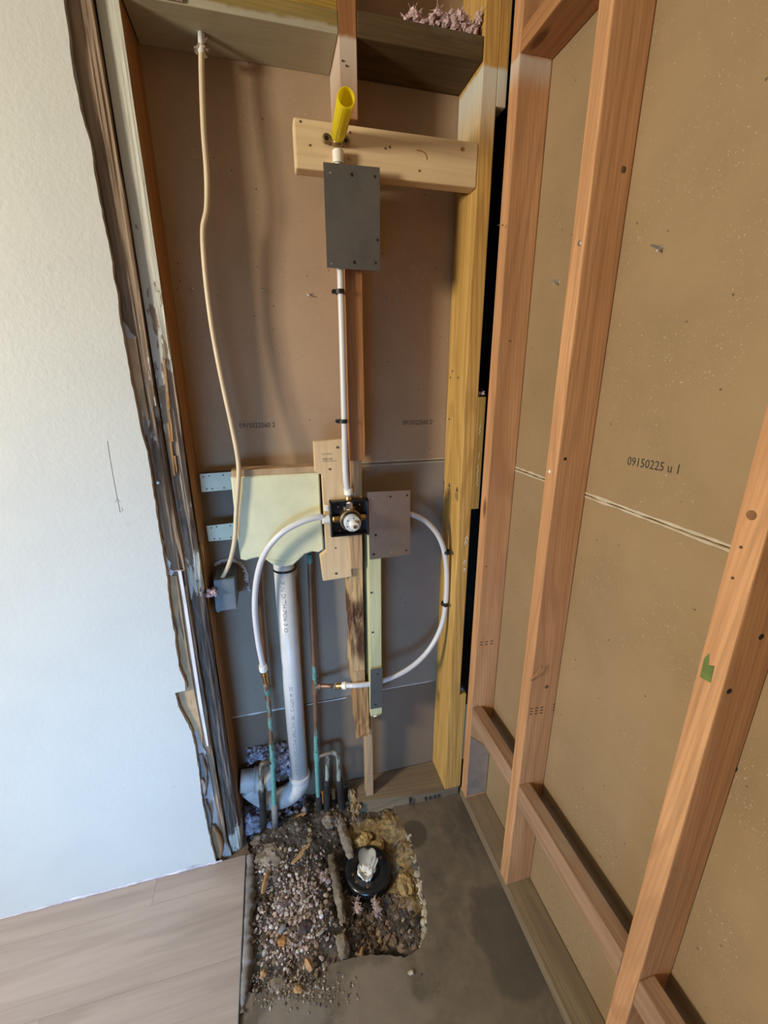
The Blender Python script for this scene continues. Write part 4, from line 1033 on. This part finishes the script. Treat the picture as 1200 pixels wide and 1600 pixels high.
# ------------------------------------------------------------------ the hole: soil, sand, debris
FC = Vector((-.392, -.158, 0))
def gs(x, y, cx, cy, s): return math.exp(-((x-cx)**2+(y-cy)**2)/(s*s))
def hgt(x, y):
    r = math.hypot(x-FC.x, y-FC.y)
    z = -.010 - .048*max(0, 1-max(0, r-.06)/.10)
    z += .035*gs(x, y, -.64, .02, .09)+.02*gs(x, y, -.50, .06, .06)-.02*gs(x, y, -.40, -.33, .08)-.03*gs(x, y, -.74, .08, .05)
    p = (x, y, 0)
    return z + .012*fb(p, 14, 3, 5) + .004*nz(p, 90, 4)
sand_c = [(onZ(560,1312,-.03), .035), (onZ(585,1305,-.03), .04), (onZ(612,1300,-.03), .045), (onZ(625,1340,-.03), .035), (onZ(628,1385,-.03), .038), (onZ(640,1415,-.03), .03)]
nx_, ny_ = 170, 170; x0_, x1_, y0_, y1_ = -.79, -.215, -.47, .1315
V, F, S = [], [], []
for j in range(ny_+1):
    for i in range(nx_+1):
        x = x0_+(x1_-x0_)*i/nx_; y = y0_+(y1_-y0_)*j/ny_
        sd_ = max(1-math.hypot(x-c.x, y-c.y)/(r*1.4) for c, r in sand_c); z = hgt(x, y)+(.012*max(0, sd_))
        V.append((x, y, min(z, .03))); S.append(max(0, min(1, .5+sd_*1.2)))
for j in range(ny_):
    for i in range(nx_): F.append((j*(nx_+1)+i, j*(nx_+1)+i+1, (j+1)*(nx_+1)+i+1, (j+1)*(nx_+1)+i))
me = bpy.data.meshes.new('soil'); me.from_pydata(V, [], F)
at_ = me.attributes.new('sand', 'FLOAT', 'POINT'); at_.data.foreach_set('value', S)
soil = link('soil', me, M_soil, None, True)
tag(soil, 'dark soil and yellow sand inside the broken concrete hole', 'soil', kind='stuff')

# chips strewn over the soil
def chips(name, n_, picker, sizes, palette, seed, label, cat):
    rd = random.Random(seed); V, F, C = [], [], []
    base = bmesh.new(); bmesh.ops.create_icosphere(base, subdivisions=1, radius=1)
    bvs = [v.co.copy() for v in base.verts]; bfs = [[v.index for v in f.verts] for f in base.faces]; base.free()
    for i in range(n_):
        x, y = picker(rd); s = sizes[0]+(sizes[1]-sizes[0])*rd.random()**2.2
        sq = (1, .55+.5*rd.random(), .28+.4*rd.random())
        R = Matrix.Rotation(rd.random()*6.28, 3, 'Z') @ Matrix.Rotation(rd.uniform(-.6, .6), 3, 'X') @ Matrix.Rotation(rd.uniform(-.6, .6), 3, 'Y')
        c = Vector((x, y, max(hgt(x, y), -.05)+s*.18)); k0 = len(V); cc_ = rd.choice(palette); jit = rd.uniform(.75, 1.35)
        for q in bvs:
            d = 1+.5*nz(q, 1.9, i)
            V.append(c+R @ Vector((q.x*sq[0]*s*d, q.y*sq[1]*s*d, q.z*sq[2]*s*d)))
        for f in bfs: F.append([k0+a for a in f])
        C += [(cc_[0]*jit, cc_[1]*jit, cc_[2]*jit, 1)]*len(bvs)
    me = bpy.data.meshes.new(name); me.from_pydata(V, [], F)
    a = me.color_attributes.new('chip', 'FLOAT_COLOR', 'POINT'); a.data.foreach_set('color', [k for c in C for k in c])
    return tag(link(name, me, M_chip), label, cat, kind='stuff')
PAL = [(.50,.41,.39),(.42,.33,.32),(.34,.25,.24),(.24,.16,.14),(.50,.44,.41),(.14,.10,.085),(.09,.065,.05),(.38,.28,.21),(.60,.54,.50)]
def pick_left(rd):
    while True:
        a, b = rd.gauss(455, 30), rd.gauss(1425, 55)
        if 396 < a < 545 and 1330 < b < 1545 and not (b > 1505 and a > 510):
            p = onZ(a, b, -.015); return p.x, p.y
def pick_all(rd):
    while True:
        x, y = rd.uniform(-.76, -.24), rd.uniform(-.40, .10)
        if math.hypot(x-FC.x, y-FC.y) > .085 and not (x > -.30 and y > -.04) and not (x > -.5 and y < -.37) : return x, y
chips('gravel', 1500, pick_left, (.0022, .0085), PAL, 3, 'pinkish grey stone and shell chips strewn on the soil left of the black flange', 'gravel')
chips('rubble', 700, pick_all, (.003, .011), [(.10,.075,.055),(.15,.115,.085),(.065,.045,.03),(.22,.17,.13),(.26,.20,.12)], 4, 'dark crumbs of earth and mortar scattered all over the hole', 'rubble')
def pick_edge(rd):
    while True:
        a, b = rd.gauss(455, 45), rd.gauss(1545, 14)
        if 390 < a < 560 and 1515 < b < 1590:
            p = onZ(a, b, 0); return p.x, p.y
hg_ = hgt
def hgt(x, y): return .0005
chips('grit', 420, pick_edge, (.0014, .0050), [(.14,.105,.08),(.22,.18,.15),(.09,.07,.05),(.38,.32,.27),(.30,.22,.15)], 5, 'fine grit spilled over the concrete in front of the hole', 'grit')
hgt = hg_
def pick_right(rd):
    while True:
        a, b = rd.gauss(600, 32), rd.gauss(1435, 32)
        if 545 < a < 655 and 1395 < b < 1488:
            p = onZ(a, b, -.03); return p.x, p.y
chips('dirt_clods', 420, pick_right, (.003, .014), [(.06,.045,.03),(.035,.026,.02),(.11,.08,.055),(.16,.115,.08),(.26,.18,.13)], 6, 'dark crumbly clods of earth in the hole below the black flange', 'soil')
# whitish broken rim of the slab
bm = bmesh.new(); rim = [onZ(a, b, -.004) for a, b in ((628,1284),(640,1306),(649,1333),(656,1362),(661,1393),(666,1422),(666,1452),(659,1478))]
for i, p in enumerate(spline(rim, 11)):
    for k in range(2): rock(bm, p+Vector((random.uniform(-.008, .006), random.uniform(-.006, .006), -.006-.014*random.random())), .006+.006*random.random(), 300+i*2+k, 2, (1, 1.2, .8), .6)
obj('crumbled_rim', bm, M_rim, floor)['kind'] = 'stuff'
# smeared mortar along the plank edge
bm = bmesh.new(); rws = []
MP = spline([onZ(a, b, .0) for a, b in ((397,1336),(398,1365),(397,1400),(398,1440),(396,1480),(392,1520),(384,1560),(380,1585))], 10)
for i, p in enumerate(MP):
    k = .8+.35*nz(p, 22, 5)+.25*nz(p, 90, 7); h_ = .010*k+.004*nz(p, 60, 6); wd = (.024 if i < len(MP)*.7 else .016)*k
    rws.append([bm.verts.new((LX+.0025, p.y, -.02)), bm.verts.new((LX+.0025, p.y, h_*.6)), bm.verts.new((LX+wd*.5, p.y, h_)), bm.verts.new((LX+wd*1.2, p.y+.003*nz(p, 80, 2), h_*.85)), bm.verts.new((LX+wd*1.65, p.y, -.02))])
for a, b in zip(rws, rws[1:]):
    for k in range(4): bm.faces.new((a[k], b[k], b[k+1], a[k+1]))
tag(obj('mortar_smear', bm, M_mortar, None, True), 'grey mortar smear along the edge of the plank floor', 'mortar')
def lump(name, px, z, s, sq, seed, m, label, cat='concrete', rough=.4, sub=3, rotz=0):
    c = onZ(*px, z); bm = bmesh.new(); rock(bm, c, s, seed, sub+1, sq, rough, Matrix.Rotation(rotz, 3, 'Z'))
    for v_ in bm.verts: v_.co += (v_.co-c).normalized()*s*(.10*fb(v_.co, 90, seed, 3)*(1 if rough > .2 else .2))
    return tag(obj(name, bm, m, None, False), label, cat)
lump('concrete_lump', (425,1338), -.012, .055, (1, .9, .42), 71, M_lump, 'large flat grey concrete lump just below the left copper pipe')
lump('concrete_lump', (468,1300), -.005, .030, (1, .8, .6), 72, M_lump, 'grey concrete lump below the foot of the white drain pipe')
lump('concrete_lump', (515,1282), -.005, .032, (1, .9, .7), 73, M_lump, 'grey brown concrete lump at the feet of the black sleeves')
lump('concrete_lump', (405,1312), -.010, .026, (1.2, .8, .6), 75, M_lump, 'crusty concrete lump beside the foot of the peeling stud')
lump('sand_clod', (568,1314), -.020, .030, (1.0, .8, .6), 78, plain('sand', (.38, .265, .11), .95, bump=.8, bscale=90, var=.25), 'rounded clod of yellow sand behind the black flange', 'sand')
lump('sand_clod', (590,1322), -.026, .022, (1.0, .9, .6), 79, bpy.data.materials['sand'], 'smaller clod of yellow sand touching the black flange', 'sand')
lump('sand_clod', (634,1388), -.022, .040, (.62, 1.1, .45), 80, bpy.data.materials['sand'], 'long bank of yellow sand right of the black flange', 'sand')
lump('dark_clod', (610,1412), -.045, .026, (.8, 1, .7), 81, M_soil, 'dark wet clod under the right side of the black flange', 'soil')
lump('dark_clod', (630,1440), -.030, .040, (1.2, .5, .4), 82, M_soil, 'dark soil ridge at the lower right of the hole', 'soil', rotz=.5)
lump('dark_clod', (525,1312), -.020, .022, (1, 1, .6), 83, M_soil, 'dark clod left above the black flange', 'soil')
lump('brown_stone', (443,1411), -.008, .019, (1, .8, .4), 84, M_brick, 'flat red brown stone among the chips', 'stone')
lump('brown_stone', (477,1448), -.008, .019, (1, .85, .4), 85, plain('dark_stone', (.05, .035, .032), .8, var=.2), 'dark purple brown stone among the chips', 'stone')
lump('grey_stone', (441,1451), -.004, .011, (1.2, .7, .5), 86, plain('grey_stone', (.26, .25, .245), .8), 'small smooth grey stone left of the dark stone', 'stone', .15, rotz=.7)
lump('orange_chip', (441,1471), -.004, .013, (1, .9, .35), 87, M_chipo, 'orange brown chip below the grey stone', 'chip')
lump('orange_chip', (466,1546), .006, .010, (1.2, .7, .35), 88, M_chipw, 'tan wood chip lying near the lower edge of the debris', 'chip', rotz=-.4)
lump('round_stone', (433,1542), -.006, .026, (1, .8, .35), 89, M_lump, 'round grey stone half buried at the lower left of the debris', 'stone', .12)
lump('pale_pebble', (479,1407), .0, .007, (1, .8, .5), 90, M_rim, 'pale pebble in the middle of the chips', 'stone')
lump('pale_pebble', (502,1432), .0, .006, (1, .9, .6), 91, M_gypw, 'whitest round pebble right of the dark stone', 'stone')
lump('pale_pebble', (642,1520), .004, .006, (1.2, .8, .5), 92, M_rim, 'lone pale pebble on the concrete right below the hole', 'stone')
def rib(px, z, r, m, label):
    bm = bmesh.new(); P = spline([onZ(*q, z) for q in px], 8); tube(bm, P, r, 14, True, lambda u: r*(.55+.6*math.sin(math.pi*(.12+.8*u))))
    for v_ in bm.verts: v_.co += Vector((nz(v_.co, 70, 1), nz(v_.co, 70, 2), nz(v_.co, 70, 3)*.6))*.006+Vector((nz(v_.co, 220, 4), nz(v_.co, 220, 5), nz(v_.co, 220, 6)))*.0022
    return tag(obj('concrete_rib', bm, m), label, 'concrete')
rib([(515,1338),(521,1360),(527,1388),(532,1415),(536,1444)], -.008, .0125, M_rib, 'long brown concrete rib running down left of the black flange')
rib([(529,1272),(535,1295),(542,1318),(549,1342)], -.008, .014, M_lump, 'grey concrete rib running from the black sleeves towards the flange')
rib([(532,1462),(536,1480),(538,1500)], -.006, .015, M_rib, 'short brown concrete rib at the lower edge of the hole')
def splint(px0, px1, z, r, label, m=None, flatn=.4):
    a, b = onZ(*px0, z), onZ(*px1, z+.004); bm = bmesh.new(); d = (b-a)
    n_ = 9; u = d.cross(Vector((0,0,1))).normalized(); rws = []
    for i in range(n_+1):
        p = a+d*(i/n_); k = r*(.35+.9*math.sin(math.pi*(.08+.84*i/n_)))*(1+.3*nz(p, 300, 1))
        rws.append([bm.verts.new(p+u*k), bm.verts.new(p+Vector((0, 0, k*flatn*2))), bm.verts.new(p-u*k), bm.verts.new(p-Vector((0, 0, k*flatn)))])
    for q, w_ in zip(rws, rws[1:]):
        for k in range(4): bm.faces.new((q[k], w_[k], w_[(k+1) % 4], q[(k+1) % 4]))
    bm.faces.new(rws[0]); bm.faces.new(rws[-1][::-1])
    return tag(obj('wood_splinter', bm, m or M_chipw), label, 'splinter')
splint((410,1396),(419,1362), .002, .0075, 'upright looking tan splinter at the left side of the debris')
splint((456,1350),(484,1318), .004, .0075, 'long tan splinter lying diagonally above the chips')
splint((488,1516),(478,1498), .002, .0085, 'frayed tan splinter at the lower middle of the debris')
splint((408,1530),(414,1515), .004, .007, 'frayed tan splinter at the lower left corner of the debris')
splint((563,1502),(566,1480), -.012, .004, 'thin tan splinter at the lower edge below the black flange')
splint((458,1280),(478,1270), .020, .007, 'tan splinter on the mound under the white drain pipe')
splint((506,1454),(494,1462), .0, .004, 'tiny pale splinter right of the orange chip', M_rim)
bm = bmesh.new(); fluff(bm, onZ(588,1418,-.016), (.006, .024, .006), 18, 61)
tag(obj('insulation_shred', bm, M_shred), 'pink insulation shred hanging below the black flange', 'insulation')
bm = bmesh.new(); fluff(bm, onZ(558,1414,-.018), (.005, .018, .005), 12, 62)
tag(obj('insulation_shred', bm, M_shred), 'small pink insulation shred at the lower left of the black flange', 'insulation')
bm = bmesh.new(); fluff(bm, onZ(508,1372,.0), (.010, .016, .006), 9, 63)
tag(obj('insulation_shred', bm, M_shred), 'pinkish insulation shred on the chips left of the pale rib', 'insulation')
# glass wool behind the pipes
bm = bmesh.new(); fluff(bm, (-.735, .085, .0), (.045, .035, .045), 150, 64); fluff(bm, (-.625, .095, .0), (.06, .03, .02), 60, 65)
tag(obj('glass_wool', bm, M_wool), 'dusty glass wool with blue daylight painted in, under the drain bend', 'insulation')
bm = bmesh.new(); fluff(bm, (-.69, .115, .265), (.06, .012, .022), 60, 66); fluff(bm, (-.625, .115, .20), (.035, .012, .055), 70, 67)
tag(obj('glass_wool', bm, M_wool), 'dusty glass wool stuffed behind the drain bend', 'insulation')

# black drain flange with a wad of tissue
fg = tag(empty('drain_flange', (FC.x, FC.y, -.055)), 'round black plastic drain flange sunk in the hole', 'flange')
turned('ring', [(.034,-.03),(.068,-.03),(.0745,-.022),(.0770,-.010),(.0755,-.001),(.071,.004),(.064,.0055),(.056,.005),(.053,.003),(.040,.003),(.037,.000),(.036,-.03)], Vector((FC.x, FC.y, -.014)), (0,0,1), M_flange, fg, 48, 60)
turned('bore', [(0,-.03),(.037,-.03),(.037,-.012),(0,-.016)], Vector((FC.x, FC.y, -.014)), (0,0,1), M_black, fg, 32)
for an, rr in ((3.25,.050),(3.75,.051),(4.5,.053),(.4,.052)):
    turned('bolt', [(0,-.004),(.0048,-.002),(.0048,.003),(.003,.004),(0,.004)], Vector((FC.x+rr*math.cos(an), FC.y+rr*math.sin(an), -.0115)), (0,0,1), M_bronze, fg, 12)
pipe('riser', [Vector((FC.x, FC.y, -.10)), Vector((FC.x, FC.y, -.040))], .058, M_black, fg, 32)
bm = bmesh.new()
def petal(c, ang, ln, wd, up_, curlk, seed):
    R = Matrix.Rotation(ang, 3, 'Z'); g = []; nu, nv = 10, 8
    for i in range(nu+1):
        u = i/nu; row = []
        for j in range(nv+1):
            v_ = j/nv*2-1; ww = wd*math.sin(math.pi*(.10+.80*u))**.7
            q = Vector((u*ln, v_*ww, up_*math.sin(u*1.7)+curlk*v_*v_*ww+.004*fb((u*3, v_*2, 0), 1, seed)))
            row.append(bm.verts.new(R @ q + c))
        g.append(row)
    for a, b in zip(g, g[1:]):
        for j in range(nv): bm.faces.new((a[j], a[j+1], b[j+1], b[j]))
tc = Vector((FC.x-.004, FC.y-.008, -.010))
petal(tc+Vector((-.004, -.008, .008)), 1.25, .060, .029, .016, .75, 1); petal(tc+Vector((-.002, -.006, .004)), 4.4, .028, .020, .010, .5, 4); petal(tc+Vector((.010, -.012, .004)), .75, .036, .011, .026, 1.0, 6); petal(tc+Vector((-.004, 0, .004)), 3.2, .026, .018, .012, .5, 3)
bmesh.ops.solidify(bm, geom=list(bm.faces), thickness=.0018)
rock(bm, tc+Vector((-.008, .004, .006)), .021, 402, 4, (.95, 1.1, .7), .22); rock(bm, tc+Vector((.004, -.014, .004)), .016, 403, 4, (1.2, .9, .7), .25); rock(bm, tc+Vector((-.012, -.012, .003)), .013, 404, 4, (1, 1, .7), .25); rock(bm, tc+Vector((.018, -.004, .008)), .010, 405, 4, (.8, 1.2, 1), .25)
tag(obj('tissue_wad', bm, M_tissue, None, True), 'crumpled white tissue stuffed into the black flange', 'tissue')
